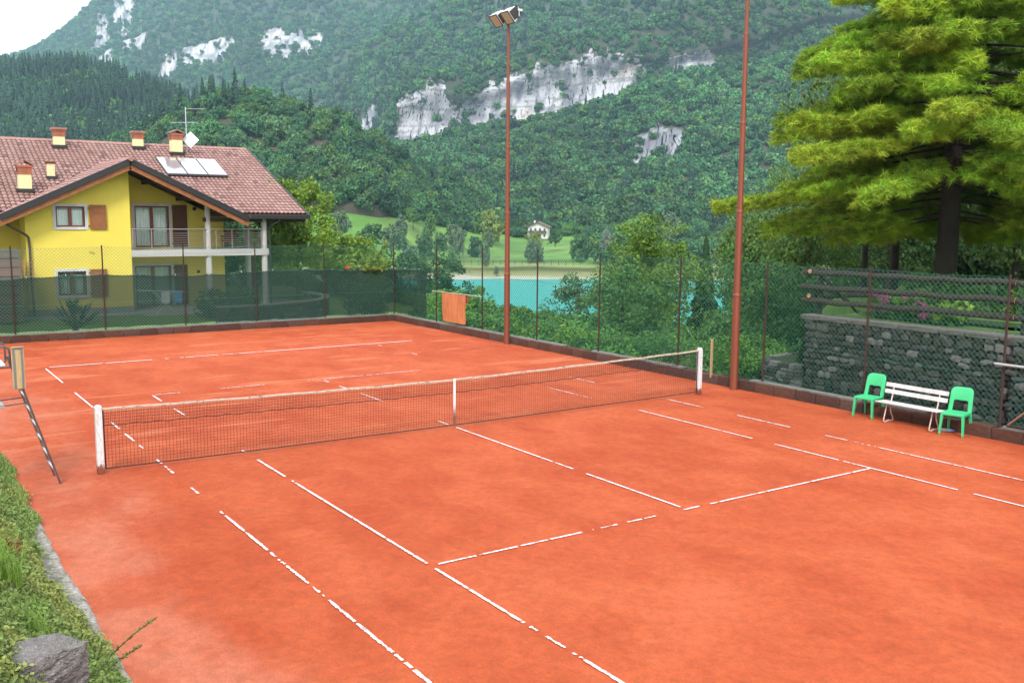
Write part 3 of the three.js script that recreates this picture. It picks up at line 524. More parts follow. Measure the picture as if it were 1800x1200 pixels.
// ---------------------------------------------------------------- net
{
  const n = thing('tennis_net', 'black tennis net with a dirty white top band across the court', 'net');
  const top = (x) => 0.945 + 0.10 * Math.pow(Math.abs(x) / 6.4, 1.5) + 0.004 * Math.sin(x * 5), bot = (x) => 0.045 + 0.03 * Math.pow(Math.abs(x) / 6.4, 2), zz = (x, t) => 0.025 * Math.sin(x * 1.3 + 1) * (1 - t) * (0.4 + 0.6 * Math.sin(t * 3.1)) ;
  const P = (x, t) => [x, lerp(bot(x), top(x) - 0.03, t), zz(x, t)], X0 = -6.4, X1 = 6.44;
  const segs = [], rows = 18, cols = 232;
  for (let r = 0; r <= rows; r++) for (let i = 0; i < 64; i++) { const a = lerp(X0, X1, i / 64), b = lerp(X0, X1, (i + 1) / 64); segs.push([...P(a, r / rows), ...P(b, r / rows)]); }
  for (let c = 0; c <= cols; c++) for (let k = 0; k < 6; k++) { const x = lerp(X0, X1, c / cols) ; segs.push([...P(x, k / 6), ...P(x, (k + 1) / 6)]); }
  const CORD = mat([0.022, 0.014, 0.013], 0.9);
  part('netting', wires(segs, 0.0024), CORD, n);
  const dbl = []; // upper part is of doubled net, held by a seam cord
  for (let c = 0; c < cols; c++) { const x = lerp(X0, X1, (c + 0.45) / cols), a = P(x, 0.72), b = P(x, 1); a[2] -= 0.012; b[2] -= 0.012; dbl.push([...a, ...b]); }
  for (let r = 0; r < 6; r++) for (let i = 0; i < 64; i++) { const t = 0.735 + r * 0.05, a = P(lerp(X0, X1, i / 64), t), b = P(lerp(X0, X1, (i + 1) / 64), t); a[2] -= 0.012; b[2] -= 0.012; dbl.push([...a, ...b]); }
  part('doubled_netting', wires(dbl, 0.0022), CORD, n);
  const seam = []; for (let i = 0; i < 128; i++) { const f = (k) => { const x = lerp(X0, X1, k / 128), p = P(x, 0.72 + 0.012 * Math.sin(k * 1.7)); return p; }; seam.push([...f(i), ...f(i + 1)]); }
  part('seam_cord', wires(seam, 0.007), CORD, n);
  const foot = []; for (let i = 0; i < 128; i++) { const f = (k) => { const x = lerp(X0, X1, k / 128); return P(x, -0.01); }; foot.push([...f(i), ...f(i + 1)]); }
  part('bottom_cord', wires(foot, 0.012), CORD, n);
  const bandTex = colorTex(512, 32, (i, j) => { const m = fbm(i / 9, j / 6, 4, 181), s = smooth(0.62, 0.75, fbm(i / 14, j / 12, 3, 185)); let c = mix3([0.3, 0.21, 0.16], [0.5, 0.4, 0.33], m); return mix3(c, [0.1, 0.07, 0.055], s * 0.8); }, 1, 1);
  part('top_band', grid(160, 6, (u, v) => { const x = lerp(X0 - 0.05, X1 + 0.05, u), a = (v - 0.5) * 3.6; return [x, top(x) - 0.03 + 0.028 * Math.cos(a) * (1 + 0.1 * Math.sin(x * 23)), 0.022 * Math.sin(a)]; }, (p, u, v) => [u * 4, v]), mat([1, 1, 1], 0.9, { map: bandTex, side: THREE.DoubleSide }), n);
  const strapTex = colorTex(16, 128, (i, j) => mix3([0.17, 0.075, 0.05], [0.74, 0.7, 0.68], smooth(28, 62, j + (HASH[i * 57 + j] - 0.5) * 26)));
  part('center_strap', rbox(0.052, 0.93, 0.018, -0.04, 0.49, 0.02, 0.006), mat([1, 1, 1], 0.8, { map: strapTex }), n);
  const pTex = colorTex(64, 256, (i, j) => { const y = j / 256, r = fbm(i / 9, j / 12, 4, 191); let c = mix3([0.66, 0.67, 0.68], [0.5, 0.5, 0.5], smooth(0.5, 0.7, r)); return mix3(c, [0.2, 0.06, 0.035], smooth(0.15, 0.1, y + (r - 0.5) * 0.16)); });
  for (const x of [-6.47, 6.53]) {
    const p = thing('net_post', x < 0 ? 'white net post at the left end of the net with rusty foot' : 'white net post at the right end of the net, near the lake fence', 'net post', [x, 0, 0]);
    part('post', rbox(0.105, 1.06, 0.105, 0, 0.53, 0, 0.016), mat([1, 1, 1], 0.55, { map: pTex }), p);
    part('cap', new THREE.SphereGeometry(0.06, 14, 8, 0, 6.2832, 0, 1.5).scale(1, 0.75, 1).translate(0, 1.05, 0), mat([0.7, 0.7, 0.72], 0.5), p);
    part('side_lacing', wires([[x < 0 ? 0.08 : -0.08, 0.06, 0, x < 0 ? 0.07 : -0.07, 1.0, 0]], 0.012), CORD, p);
  }
}
// wooden stake behind the net's right end
solo('wooden_stake', 'pale wooden stake tied to the lake fence behind the right net post', 'stake', [rbox(0.06, 0.95, 0.04, 7.86, 0.63, -0.92, 0.006)], mat([0.5, 0.36, 0.2], 0.8, { map: STREAK }));

// ---------------------------------------------------------------- lamp poles
{
  const RED = mat([0.235, 0.062, 0.031], 0.6, { map: withRepeat(STREAK, 1, 0.3), bumpMap: GRAIN, bumpScale: 0.002 });
  const steps = [[0, 2.27, 0.096], [2.27, 4.22, 0.081], [4.22, 6.25, 0.068], [6.25, 8.23, 0.057], [8.23, 10.12, 0.046]];
  const pole = (z, label) => {
    const p = thing('lamp_pole', label, 'lamp pole', [7.74, 0, z]);
    for (const [a, b, r] of steps) {
      part('pole_section', new THREE.CylinderGeometry(r * 0.97, r, b - a, 18).translate(0, (a + b) / 2, 0), RED, p);
      if (b < 10) part('joint_collar', new THREE.CylinderGeometry(r * 0.93, r * 1.12, 0.05, 18).translate(0, b, 0), RED, p);
    }
    part('bracket', [rod([0, 10.1, -0.62], [0, 10.1, 0.62], 0.028), bx(-0.04, 0.04, 10.05, 10.14, -0.05, 0.05)], mat([0.1, 0.09, 0.09], 0.6), p);
    const white = mat([0.7, 0.7, 0.7], 0.4, { metalness: 0.3 }), dark = mat([0.03, 0.03, 0.03], 0.6), glass = new THREE.MeshPhysicalMaterial({ color: lin(0.46, 0.37, 0.25), roughness: 0.25, clearcoat: 0.6 });
    for (const z0 of [-0.34, 0.3]) {
      const h = new THREE.Group(); h.name = 'floodlight'; p.add(h); h.position.set(-0.08, 10.24, z0); h.rotation.z = 0.72; // tilted down to the court on the left
      // housing: a tapered box, open mouth towards -x
      const s = new THREE.Shape([[-0.2, -0.2], [-0.2, 0.2], [0.1, 0.14], [0.17, 0.07], [0.17, -0.07], [0.1, -0.14]].map((q) => new THREE.Vector2(...q)));
      part('housing', new THREE.ExtrudeGeometry(s, { depth: 0.4, bevelEnabled: true, bevelSize: 0.012, bevelThickness: 0.012, bevelSegments: 2 }).translate(0, 0, -0.2), white, h);
      for (const e of [0.22, -0.22]) part('end_plate', box(0.34, 0.3, 0.012, -0.02, 0, e), dark, h);
      part('front_frame', [box(0.02, 0.42, 0.02, -0.225, 0, 0.2), box(0.02, 0.42, 0.02, -0.225, 0, -0.2), box(0.02, 0.02, 0.42, -0.225, 0.2, 0), box(0.02, 0.02, 0.42, -0.225, -0.2, 0)], dark, h);
      part('lens', box(0.012, 0.38, 0.38, -0.22, 0, 0), glass, h);
    }
    part('arm_plate', [box(0.16, 0.06, 0.02, 0.05, 10.32, 0.56), box(0.02, 0.2, 0.02, 0.0, 10.2, 0.58)], white, p);
    return p;
  };
  pole(-9.85, 'tall red lamp pole with two floodlights on top, far along the lake fence');
  pole(-0.05, 'tall red lamp pole beside the net whose top is out of sight');
}

// ---------------------------------------------------------------- towel on a rod
{
  const t = thing('hanging_mat', 'orange mat hung over a thin rod on the lake fence', 'mat', [7.9, 0, 0]);
  const ot = colorTex(256, 256, (i, j) => { const n = 0.6 * tileN(i / 256 * 40, j / 256 * 3, 40, 201) + 0.4 * tfbm(i / 256, j / 256, 8, 203, 4); return mix3([0.36, 0.1, 0.035], [0.6, 0.23, 0.085], n); });
  const hang = (z0, z1, y0, ox, seed) => grid(14, 16, (u, v) => [ox + 0.02 * Math.sin(u * 7 + seed) * v + 0.01, 1.375 - v * (1.375 - y0) - 0.01 * Math.sin(u * 9), lerp(z0 + 0.06 * v, z1 - 0.03 * v, u) + 0.01 * Math.sin(v * 8)]);
  part('front_fall', hang(-14.25, -12.6, 0.36, -0.06, 1), mat([1, 1, 1], 0.95, { map: ot, side: THREE.DoubleSide }), t);
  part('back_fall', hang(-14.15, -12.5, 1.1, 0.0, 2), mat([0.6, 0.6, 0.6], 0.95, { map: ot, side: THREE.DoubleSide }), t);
  part('rod', rod([-0.02, 1.385, -15.0], [-0.02, 1.4, -11.6], 0.012), mat([0.5, 0.45, 0.4], 0.6), t);
}

// ---------------------------------------------------------------- bench and chairs
{
  const b = thing('bench', 'white slatted bench on bent tube legs between the two green chairs', 'bench', [7.6, 0, 4.76]);
  const WHITE = mat([0.72, 0.71, 0.72], 0.6, { map: withRepeat(STREAK, 1, 0.2) }), PINK = mat([0.55, 0.42, 0.37], 0.6);
  const slat = (y, x, tilt, w) => { const g = rbox(0.022, w, 1.36, 0, 0, 0, 0.006).rotateZ(tilt).translate(x, y, 0); return part('slat', g, WHITE, b); };
  slat(0.735, 0.13, -0.22, 0.085); slat(0.605, 0.1, -0.22, 0.085);
  slat(0.415, -0.17, 1.5, 0.1); slat(0.41, -0.055, 1.53, 0.1); slat(0.405, 0.06, 1.53, 0.1);
  for (const z of [-0.5, 0.5]) part('leg', pipe([[0.15, 0.78, z], [0.07, 0.46, z], [0.05, 0.4, z], [0.06, 0.2, z], [0.14, 0.05, z], [0.11, 0.015, z], [0, 0.03, z], [-0.1, 0.013, z], [-0.155, 0.02, z], [-0.16, 0.06, z], [-0.11, 0.25, z], [-0.08, 0.39, z]], 0.014, 60, 8), PINK, b);
  // green plastic chairs
  const tex = colorTex(128, 128, (i, j) => { const m = 0.86 + 0.14 * tfbm(i / 128, j / 128, 6, 211, 4); return [m, m, m]; });
  const GREEN = mat([0.05, 0.5, 0.2], 0.5, { map: tex });
  const chair = (label, z, turn, x) => {
    const c = thing('plastic_chair', label, 'chair', [x, 0, z], turn);
    // backrest: rounded arch with an opening above the seat, leaning back; local +z is the front
    const W = 0.21, s = new THREE.Shape(); s.moveTo(-W, 0.36); s.lineTo(-W + 0.012, 0.76); s.quadraticCurveTo(-W + 0.015, 0.865, -W + 0.1, 0.87); s.lineTo(W - 0.1, 0.87); s.quadraticCurveTo(W - 0.015, 0.865, W - 0.012, 0.76); s.lineTo(W, 0.36); s.lineTo(-W, 0.36);
    const h = new THREE.Path(); h.moveTo(-W + 0.06, 0.42); h.lineTo(W - 0.06, 0.42); h.lineTo(W - 0.068, 0.6); h.quadraticCurveTo(W - 0.075, 0.645, W - 0.12, 0.645); h.lineTo(-W + 0.12, 0.645); h.quadraticCurveTo(-W + 0.075, 0.645, -W + 0.068, 0.6); h.lineTo(-W + 0.06, 0.42); s.holes.push(h);
    const bg = new THREE.ExtrudeGeometry(s, { depth: 0.018, bevelEnabled: true, bevelSize: 0.009, bevelThickness: 0.009, bevelSegments: 3, curveSegments: 10 }); const p = bg.attributes.position;
    for (let i = 0; i < p.count; i++) { const y = p.getY(i), xx = p.getX(i), t = y - 0.4; p.setZ(i, p.getZ(i) - 0.19 - 0.22 * t - 0.14 * Math.max(0, t) * t + 0.6 * xx * xx * smooth(0.5, 0.7, y) * 0.6); }
    bg.computeVertexNormals(); part('backrest', toCreasedNormals(bg, 0.6), GREEN, c);
    part('seat', grid(12, 12, (u, v) => { const xx = (u - 0.5) * 0.42, zz = (v - 0.5) * 0.42; return [xx, 0.437 - 0.018 * Math.cos(xx * 7) * Math.cos(zz * 6) - 0.03 * smooth(0.13, 0.21, zz), zz]; }), mat([0.05, 0.5, 0.2], 0.5, { map: tex, side: THREE.DoubleSide }), c);
    part('seat_apron', [rbox(0.43, 0.045, 0.03, 0, 0.41, 0.195, 0.012), rbox(0.03, 0.05, 0.4, -0.2, 0.415, 0, 0.012), rbox(0.03, 0.05, 0.4, 0.2, 0.415, 0, 0.012), rbox(0.4, 0.05, 0.03, 0, 0.41, -0.19, 0.012)], GREEN, c);
    for (const [lx, lz] of [[-1, 1], [1, 1], [-1, -1], [1, -1]]) {
      const leg = new THREE.BoxGeometry(0.05, 0.43, 0.05, 1, 4, 1).translate(0, 0.215, 0), q = leg.attributes.position;
      for (let i = 0; i < q.count; i++) { const t = 1 - q.getY(i) / 0.43; q.setXYZ(i, q.getX(i) * (1 - 0.35 * t) + lx * (0.188 + 0.025 * t), q.getY(i), q.getZ(i) * (1 - 0.35 * t) + lz * (0.185 + 0.035 * t) - (lz < 0 ? 0.04 * t : 0)); }
      leg.computeVertexNormals(); const l = part('leg', leg, GREEN, c);
      part('foot_cap', box(0.036, 0.035, 0.036, lx * 0.212, 0.0175, lz * 0.218 - (lz < 0 ? 0.038 : 0)), mat([0.2, 0.17, 0.06], 0.8), l);
    }
    return c;
  };
  chair('green plastic chair at the net end of the white bench', 3.75, -Math.PI / 2 + 0.1, 7.64);
  chair('green plastic chair at the gate end of the bench, partly hiding it', 5.68, -Math.PI / 2 + 0.22, 7.62);
  const bt = thing('plastic_bottle', 'clear plastic bottle lying under the chair by the gate end of the bench', 'bottle', [7.72, 0.035, 5.42], 0.5);
  part('body', new THREE.CylinderGeometry(0.032, 0.032, 0.2, 14).rotateX(Math.PI / 2), new THREE.MeshPhysicalMaterial({ color: lin(0.75, 0.82, 0.9), roughness: 0.1, transmission: 0.7, thickness: 0 }), bt);
  part('cap', new THREE.CylinderGeometry(0.014, 0.03, 0.06, 12).rotateX(Math.PI / 2).translate(0, 0, 0.13), mat([0.1, 0.25, 0.6], 0.5), bt);
}

// ---------------------------------------------------------------- umpire's chair at the left edge
{
  const u = thing('umpire_chair', 'tall steel umpire chair with ladder legs and a pale wooden board, at the left edge', 'chair', [0, 0, 0]);
  const ST = mat([0.17, 0.15, 0.15], 0.4, { metalness: 0.6, map: STREAK }), WOODP = mat([0.62, 0.45, 0.24], 0.7, { map: withRepeat(STREAK, 1, 1) });
  for (const z of [0.3, -0.25]) part('front_leg', bar([-7.1, 0, z], [-7.66, 1.92, z], 0.035, 0.03), ST, u);
  for (const z of [0.3, -0.25]) part('rear_leg', bar([-8.8, 0.75, z], [-8.3, 1.9, z], 0.035, 0.03), ST, u);
  for (let i = 0; i < 7; i++) { const t = 0.13 + i * 0.118, x = lerp(-7.1, -7.66, t), y = 1.92 * t; part('rung', box(0.03, 0.02, 0.55, x - 0.012, y, 0.025), mat([0.55, 0.53, 0.52], 0.3, { metalness: 0.7 }), u); }
  part('footrest', rbox(0.3, 0.02, 0.5, -7.93, 1.25, 0.05, 0.006), mat([0.3, 0.33, 0.34], 0.6), u);
  for (const z of [0.27, -0.22]) part('footrest_arm', rod([-7.48, 1.28, z], [-8.1, 1.245, z], 0.011), ST, u);
  part('seat', rbox(0.55, 0.035, 0.5, -8.02, 1.86, 0.03, 0.01), mat([0.75, 0.75, 0.76], 0.6), u);
  for (const z of [0.3, -0.25]) part('seat_rail', rod([-7.68, 1.83, z], [-8.35, 1.83, z], 0.014), ST, u);
  for (const z of [0.3, -0.26]) { part('armrest', pipe([[-7.68, 1.84, z], [-7.7, 2.1, z], [-7.76, 2.13, z], [-8.3, 2.1, z], [-8.36, 2.05, z], [-8.35, 1.84, z]], 0.014, 40, 8), ST, u); }
  part('backrest', rbox(0.03, 0.45, 0.5, -8.36, 2.25, 0.03, 0.01), WOODP, u);
  const bd = part('writing_board', rbox(0.168, 0.62, 0.026, -7.585, 1.815, 0.345, 0.006).rotateZ(0), WOODP, u);
  part('board_strap', [bar([-7.635, 1.52, 0.365], [-7.64, 2.115, 0.365], 0.014, 0.022), bar([-7.533, 1.52, 0.365], [-7.535, 2.115, 0.365], 0.014, 0.022), bar([-7.66, 2.11, 0.366], [-7.51, 2.115, 0.366], 0.02, 0.018)], mat([0.2, 0.23, 0.24], 0.4, { metalness: 0.5 }), bd);
}

// ---------------------------------------------------------------- yellow house
{
  const house = thing('yellow_house', 'two-storey yellow house with tiled roof, dark verge and pillared balcony behind the windscreen', 'house');
  const stucco = colorTex(512, 512, (i, j) => { const n = tfbm(i / 512, j / 512, 4, 301, 6), m = 0.88 + 0.14 * n; return [m, m, m]; });
  const YEL = mat([0.72, 0.57, 0.09], 0.9, { map: withRepeat(stucco, 0.3, 0.3), bumpMap: GRAIN, bumpScale: 0.006 });
  const STONE = mat([0.66, 0.65, 0.65], 0.85, { map: withRepeat(MOTTLE, 1, 1) }), PLINTH = mat([0.3, 0.3, 0.31], 0.9, { map: MOTTLE });
  const WOODB = mat([0.33, 0.115, 0.036], 0.6, { map: withRepeat(STREAK, 1, 1) }), WOODD = mat([0.13, 0.047, 0.022], 0.7, { map: withRepeat(STREAK, 1, 1) }), SOFFIT = mat([0.07, 0.035, 0.02], 0.8, { map: STREAK });
  const FRAME = mat([0.22, 0.06, 0.03], 0.5), BLACK = mat([0.017, 0.018, 0.02], 0.45), CONC = mat([0.54, 0.51, 0.49], 0.9, { map: withRepeat(MOTTLE, 0.5, 0.5) }), STEEL = mat([0.4, 0.38, 0.37], 0.35, { metalness: 0.7 });
  const GLASS = new THREE.MeshPhysicalMaterial({ color: lin(0.95, 1, 0.98), roughness: 0.04, transmission: 1, thickness: 0, ior: 1.5 });
  const CURTAIN = mat([0.62, 0.66, 0.62], 0.95, { side: THREE.DoubleSide });
  const gab = (x) => 6.46 - 0.475 * Math.abs(x - 0.65), mainY = (z) => 4.12 + 0.42 * (z > -38 ? -29.4 - z : z + 46.6);
  const rect = (x0, x1, y0, y1) => new THREE.Path([[x0, y0], [x1, y0], [x1, y1], [x0, y1]].map((q) => new THREE.Vector2(...q)));
  const wallZ = (pts, holes, z, t) => { const s = new THREE.Shape(pts.map((q) => new THREE.Vector2(...q))); holes.forEach((h) => s.holes.push(rect(...h))); return new THREE.ExtrudeGeometry(s, { depth: t, bevelEnabled: false }).translate(0, 0, z - t); };
  const G0 = -0.5;
  // walls
  const W1 = [-2.32, -1.16, 3.54, 4.42], W2 = [-2.36, -1.22, 0.58, 1.62], D1 = [1.44, 3.0, 2.56, 4.5], D2 = [1.36, 3.02, -0.25, 1.68];
  part('wall', wallZ([[-3.53, G0], [0.72, G0], [0.72, gab(0.72) - 0.24], [0.65, gab(0.65) - 0.24], [-3.53, gab(-3.53) - 0.24]], [W1, W2], -29.7, 0.3), YEL, house);
  part('wall', wallZ([[0.722, G0], [5.6, G0], [5.6, gab(5.6) - 0.24], [0.722, gab(0.722) - 0.24]], [D1, D2], -32, 0.25), YEL, house);
  part('wall', bx(0.46, 0.718, G0, 6.1, -32, -30.002), YEL, house);
  part('wall', wallZ([[-13, G0], [-3.532, G0], [-3.532, 4.7], [-13, 4.7]], [], -31.5, 0.25), YEL, house);
  part('wall', bx(-3.53, -3.27, G0, 4.5, -31.5, -30.002), YEL, house);
  { const s = new THREE.Shape([[-32.002, G0], [-44, G0], [-44, 4.95], [-38, 7.45], [-32.002, 4.93]].map((q) => new THREE.Vector2(-q[0], q[1]))); part('wall', new THREE.ExtrudeGeometry(s, { depth: 0.25, bevelEnabled: false }).rotateY(Math.PI / 2).translate(5.37, 0, 0), YEL, house); part('wall', new THREE.ExtrudeGeometry(s, { depth: 0.25, bevelEnabled: false }).rotateY(Math.PI / 2).translate(-13, 0, 0), YEL, house); }
  part('wall', bx(-13, 5.6, G0, 4.9, -44.25, -44.002), YEL, house);
  part('inner_wall', bx(-12.7, 5.3, G0, 4.4, -34.6, -34.4), mat([0.3, 0.28, 0.24], 0.9), house);
  part('floor', bx(-12.9, 5.3, 2.2, 2.45, -43.9, -32.3), CONC, house);
  part('floor', bx(-3.2, 0.45, 2.2, 2.45, -32.2, -30.05), CONC, house);
  part('plinth', [bx(-3.56, 0.75, G0, 0.0, -29.95, -29.672)], PLINTH, house);

  const curtainGeo = (x0, x1, y0, y1, z, seed) => grid(40, 3, (u, v) => [lerp(x0, x1, u), lerp(y0, y1, v), z + 0.022 * Math.sin(u * (x1 - x0) * 55 + seed) + 0.012 * Math.sin(u * (x1 - x0) * 23)]);
  function windowUnit([x0, x1, y0, y1], z, name, leaves, sill, seed) {
    const w = new THREE.Group(); w.name = name; house.add(w); const t = 0.115, p = 0.022;
    part('surround', [bx(x0 - t, x0, y0 - (sill ? t : 0), y1 + t, z - 0.14, z + p), bx(x1, x1 + t, y0 - (sill ? t : 0), y1 + t, z - 0.14, z + p), bx(x0, x1, y1, y1 + t, z - 0.14, z + p + 0.002), ...(sill ? [bx(x0, x1, y0 - t, y0, z - 0.14, z + p + 0.03)] : [])], STONE, w);
    const f = 0.07, zf = z - 0.1, n = leaves, L = (x1 - x0) / n;
    for (let i = 0; i < n; i++) {
      const a = x0 + L * i + 0.004, b = x0 + L * (i + 1) - 0.004;
      part('frame', [bx(a, a + f, y0, y1, zf - 0.06, zf), bx(b - f, b, y0, y1, zf - 0.06, zf), bx(a + f, b - f, y0, y0 + f, zf - 0.06, zf - 0.002), bx(a + f, b - f, y1 - f, y1, zf - 0.06, zf - 0.002)], FRAME, w);
      part('pane', bx(a + f, b - f, y0 + f, y1 - f, zf - 0.034, zf - 0.028), GLASS, w);
      part('curtain', curtainGeo(a + f * 0.6, b - f * 0.6, y0 + f, y1 - f * (sill ? 2.2 : 1), zf - 0.14, seed + i), CURTAIN, w);
    }
    return w;
  }
  windowUnit(W1, -29.7, 'window', 2, true, 1); windowUnit(W2, -29.7, 'window', 2, true, 3);
  windowUnit(D1, -32, 'balcony_door', 2, false, 5); windowUnit(D2, -32, 'garden_door', 2, false, 7);
  function shutter(x0, x1, y0, y1, z, m) {
    const s = part('shutter', [bx(x0, x0 + 0.07, y0, y1, z, z + 0.05), bx(x1 - 0.07, x1, y0, y1, z, z + 0.05), bx(x0 + 0.07, x1 - 0.07, y1 - 0.08, y1, z, z + 0.05), bx(x0 + 0.07, x1 - 0.07, y0, y0 + 0.08, z, z + 0.05), bx(x0 + 0.07, x1 - 0.07, lerp(y0, y1, 0.66), lerp(y0, y1, 0.66) + 0.06, z, z + 0.049)], m, house);
    part('panel', [bx(x0 + 0.065, x1 - 0.065, y0 + 0.07, y1 - 0.07, z + 0.004, z + 0.028), bx(x0 + 0.13, x1 - 0.13, y0 + 0.14, lerp(y0, y1, 0.62), z + 0.028, z + 0.04)], m, s);
    part('hinge', [bx(x0 - 0.05, x0, y0 + 0.12, y0 + 0.17, z, z + 0.03), bx(x0 - 0.05, x0, y1 - 0.17, y1 - 0.12, z, z + 0.03)], BLACK, s);
  }
  shutter(-0.98, -0.28, 3.45, 4.5, -29.665, WOODB); shutter(-1.05, -0.36, 0.5, 1.7, -29.665, WOODB);
  shutter(3.16, 3.84, 2.56, 4.56, -31.965, WOODD); shutter(3.16, 3.78, -0.2, 1.7, -31.965, WOODD);
  // wall lamps and the small rings on the facade
  part('wall_lamp', [boulder(4, 0.16, 0.14, 0.14, 0.05, 3, 0.3).translate(4.2, 4.4, -31.9), bx(4.17, 4.23, 4.3, 4.44, -32, -31.94)], BLACK, house);
  part('wall_lamp', [boulder(5, 0.13, 0.14, 0.1, 0.05, 3, 0.3).translate(4.3, 1.35, -31.92)], BLACK, house);
  part('wall_lamp', [boulder(6, 0.13, 0.2, 0.12, 0.05, 3, 0.3).translate(-4.05, 3.72, -31.43)], BLACK, house);
  part('wall_rings', [new THREE.TorusGeometry(0.05, 0.008, 5, 12).translate(-0.98, 2.42, -29.69), new THREE.TorusGeometry(0.04, 0.008, 5, 12).translate(-0.86, 2.4, -29.69)], mat([0.3, 0.25, 0.1], 0.6), house);
  // balcony
  part('balcony_slab', bx(0.722, 7.1, 2.2, 2.5, -33.2, -29.66), CONC, house);
  for (const [x, z, top] of [[4.2, -29.84, 4.62], [6.9, -29.84, 4.12], [7.02, -32.6, 5.1]]) { part('column', new THREE.CylinderGeometry(0.125, 0.135, top - 2.5, 18).translate(x, (top + 2.5) / 2, z), CONC, house); part('column', new THREE.CylinderGeometry(0.14, 0.14, 2.2 + 0.5, 18).translate(x, 0.85, z), CONC, house); }
  const rail = part('railing', [rod([0.75, 3.44, -29.74], [6.98, 3.44, -29.74], 0.024), rod([6.98, 3.44, -29.74], [6.98, 3.44, -33.1], 0.024)], STEEL, house);
  for (let i = 0; i < 7; i++) { const y = 2.62 + i * 0.105; part('rail_bar', [rod([0.75, y, -29.74], [6.98, y, -29.74], 0.009, 0.009, 6), rod([6.98, y, -29.74], [6.98, y, -33.1], 0.009, 0.009, 6)], STEEL, rail); }
  for (const x of [0.8, 1.62, 2.44, 3.26, 3.98, 4.55, 5.3, 6.1, 6.72]) part('rail_post', box(0.035, 0.94, 0.02, x, 2.97, -29.745), STEEL, rail);
  for (const z of [-30.9, -31.8]) part('rail_post', box(0.02, 0.94, 0.035, 6.985, 2.97, z), STEEL, rail);

  // roof
  const plate = (pts, yf, t) => { // sloping plate over a plan polygon
    const c = pts.map((q) => new THREE.Vector2(q[0], q[1])); if (THREE.ShapeUtils.isClockWise(c)) { c.reverse(); }
    const tri = THREE.ShapeUtils.triangulateShape(c, []), pos = []; const T = (q) => [q.x, yf(q.x, q.y), q.y], B = (q) => [q.x, yf(q.x, q.y) - t, q.y];
    for (const [a, b, d] of tri) { pos.push(...T(c[a]), ...T(c[d]), ...T(c[b]), ...B(c[a]), ...B(c[b]), ...B(c[d])); }
    c.forEach((q, i) => { const r = c[(i + 1) % c.length]; pos.push(...T(q), ...T(r), ...B(r), ...T(q), ...B(r), ...B(q)); });
    const g = new THREE.BufferGeometry(); g.setAttribute('position', new THREE.Float32BufferAttribute(pos, 3)); g.setAttribute('uv', new THREE.Float32BufferAttribute(pos.flatMap((v, i) => i % 3 === 0 ? [v, pos[i + 2]] : []), 2)); g.computeVertexNormals(); return g;
  };
  const front = [[-14, -29.4], [-4.276, -29.4], [0.65, -34.97], [5.576, -29.4], [9, -29.4], [9, -38], [-14, -38]];
  const back = [[-14, -38], [9, -38], [9, -46.6], [-14, -46.6]];
  const left = [[-4.55, -28.9], [0.65, -28.9], [0.65, -34.97], [-4.276, -29.4], [-4.55, -29.4]], right = [[5.85, -28.9], [0.65, -28.9], [0.65, -34.97], [5.576, -29.4], [5.85, -29.4]];
  const roof = part('roof', [plate(front, (x, z) => mainY(z), 0.16), plate(back, (x, z) => mainY(z), 0.16), plate(left, (x) => gab(x), 0.16), plate(right, (x) => gab(x), 0.16)], SOFFIT, house);
  // tiles: half-round, overlapping, each copy tinted
  const tg = grid(6, 2, (u, v) => { const a = Math.PI * (u * 1.0), r = 0.085 + 0.012 * v; return [-Math.cos(a) * r * 1.15, Math.sin(a) * r * 0.85 + 0.03 * v, (v - 0.5) * 0.42]; });
  const inPoly = (P, x, z) => { let c = false; for (let i = 0, j = P.length - 1; i < P.length; j = i++) if ((P[i][1] > z) !== (P[j][1] > z) && x < (P[j][0] - P[i][0]) * (z - P[i][1]) / (P[j][1] - P[i][1]) + P[i][0]) c = !c; return c; };
  const R = rng(77), tiles = [], tint = (x, z) => { const k = R(), p = fbm(x * 0.8, z * 0.8, 3, 311); let c = mix3([0.25, 0.115, 0.097], [0.43, 0.255, 0.225], k * 0.6 + p * 0.5); if (k > 0.975) c = [0.2, 0.1, 0.085]; return c; };
  const sl = Math.atan(0.42), sg = Math.atan(0.475);
  for (let z = -29.32; z > -37.95; z -= 0.33) for (let x = -7.5; x < 9.0; x += 0.215) if (inPoly(front, x, z)) tiles.push({ p: [x, mainY(z) + 0.0, z], s: [1, 1, 1], rx: sl, c: tint(x, z), g: 0, q: 0 });
  for (let k = 0; k < 18; k++) for (let z = -28.8; z > -35; z -= 0.215) { const dx = 0.12 + k * 0.31; if (inPoly(left, 0.65 - dx, z)) tiles.push({ p: [0.65 - dx, gab(0.65 - dx), z], s: [1, 1, 1], rx: sg, turnY: -Math.PI / 2, c: tint(dx, z), g: 0 }); if (inPoly(right, 0.65 + dx, z)) tiles.push({ p: [0.65 + dx, gab(0.65 + dx), z], s: [1, 1, 1], rx: sg, turnY: Math.PI / 2, c: tint(dx, z), g: 0 }); }
  const TILE = mat([1, 1, 1], 0.75, { side: THREE.DoubleSide, map: withRepeat(MOTTLE, 0.4, 0.4) });
  const im = lit(new THREE.InstancedMesh(tg, TILE, tiles.length)); im.name = 'roof_tiles'; im.userData.kind = 'stuff'; roof.add(im);
  const qa = new THREE.Quaternion(), qb = new THREE.Quaternion();
  tiles.forEach((t, i) => { qa.setFromAxisAngle(V(0, 1, 0), t.turnY || 0); qb.setFromAxisAngle(V(1, 0, 0), t.rx); im.setMatrixAt(i, M4.compose(P4.set(...t.p), qa.multiply(qb), S4.set(1, 1, 1))); im.setColorAt(i, lin(...t.c)); });
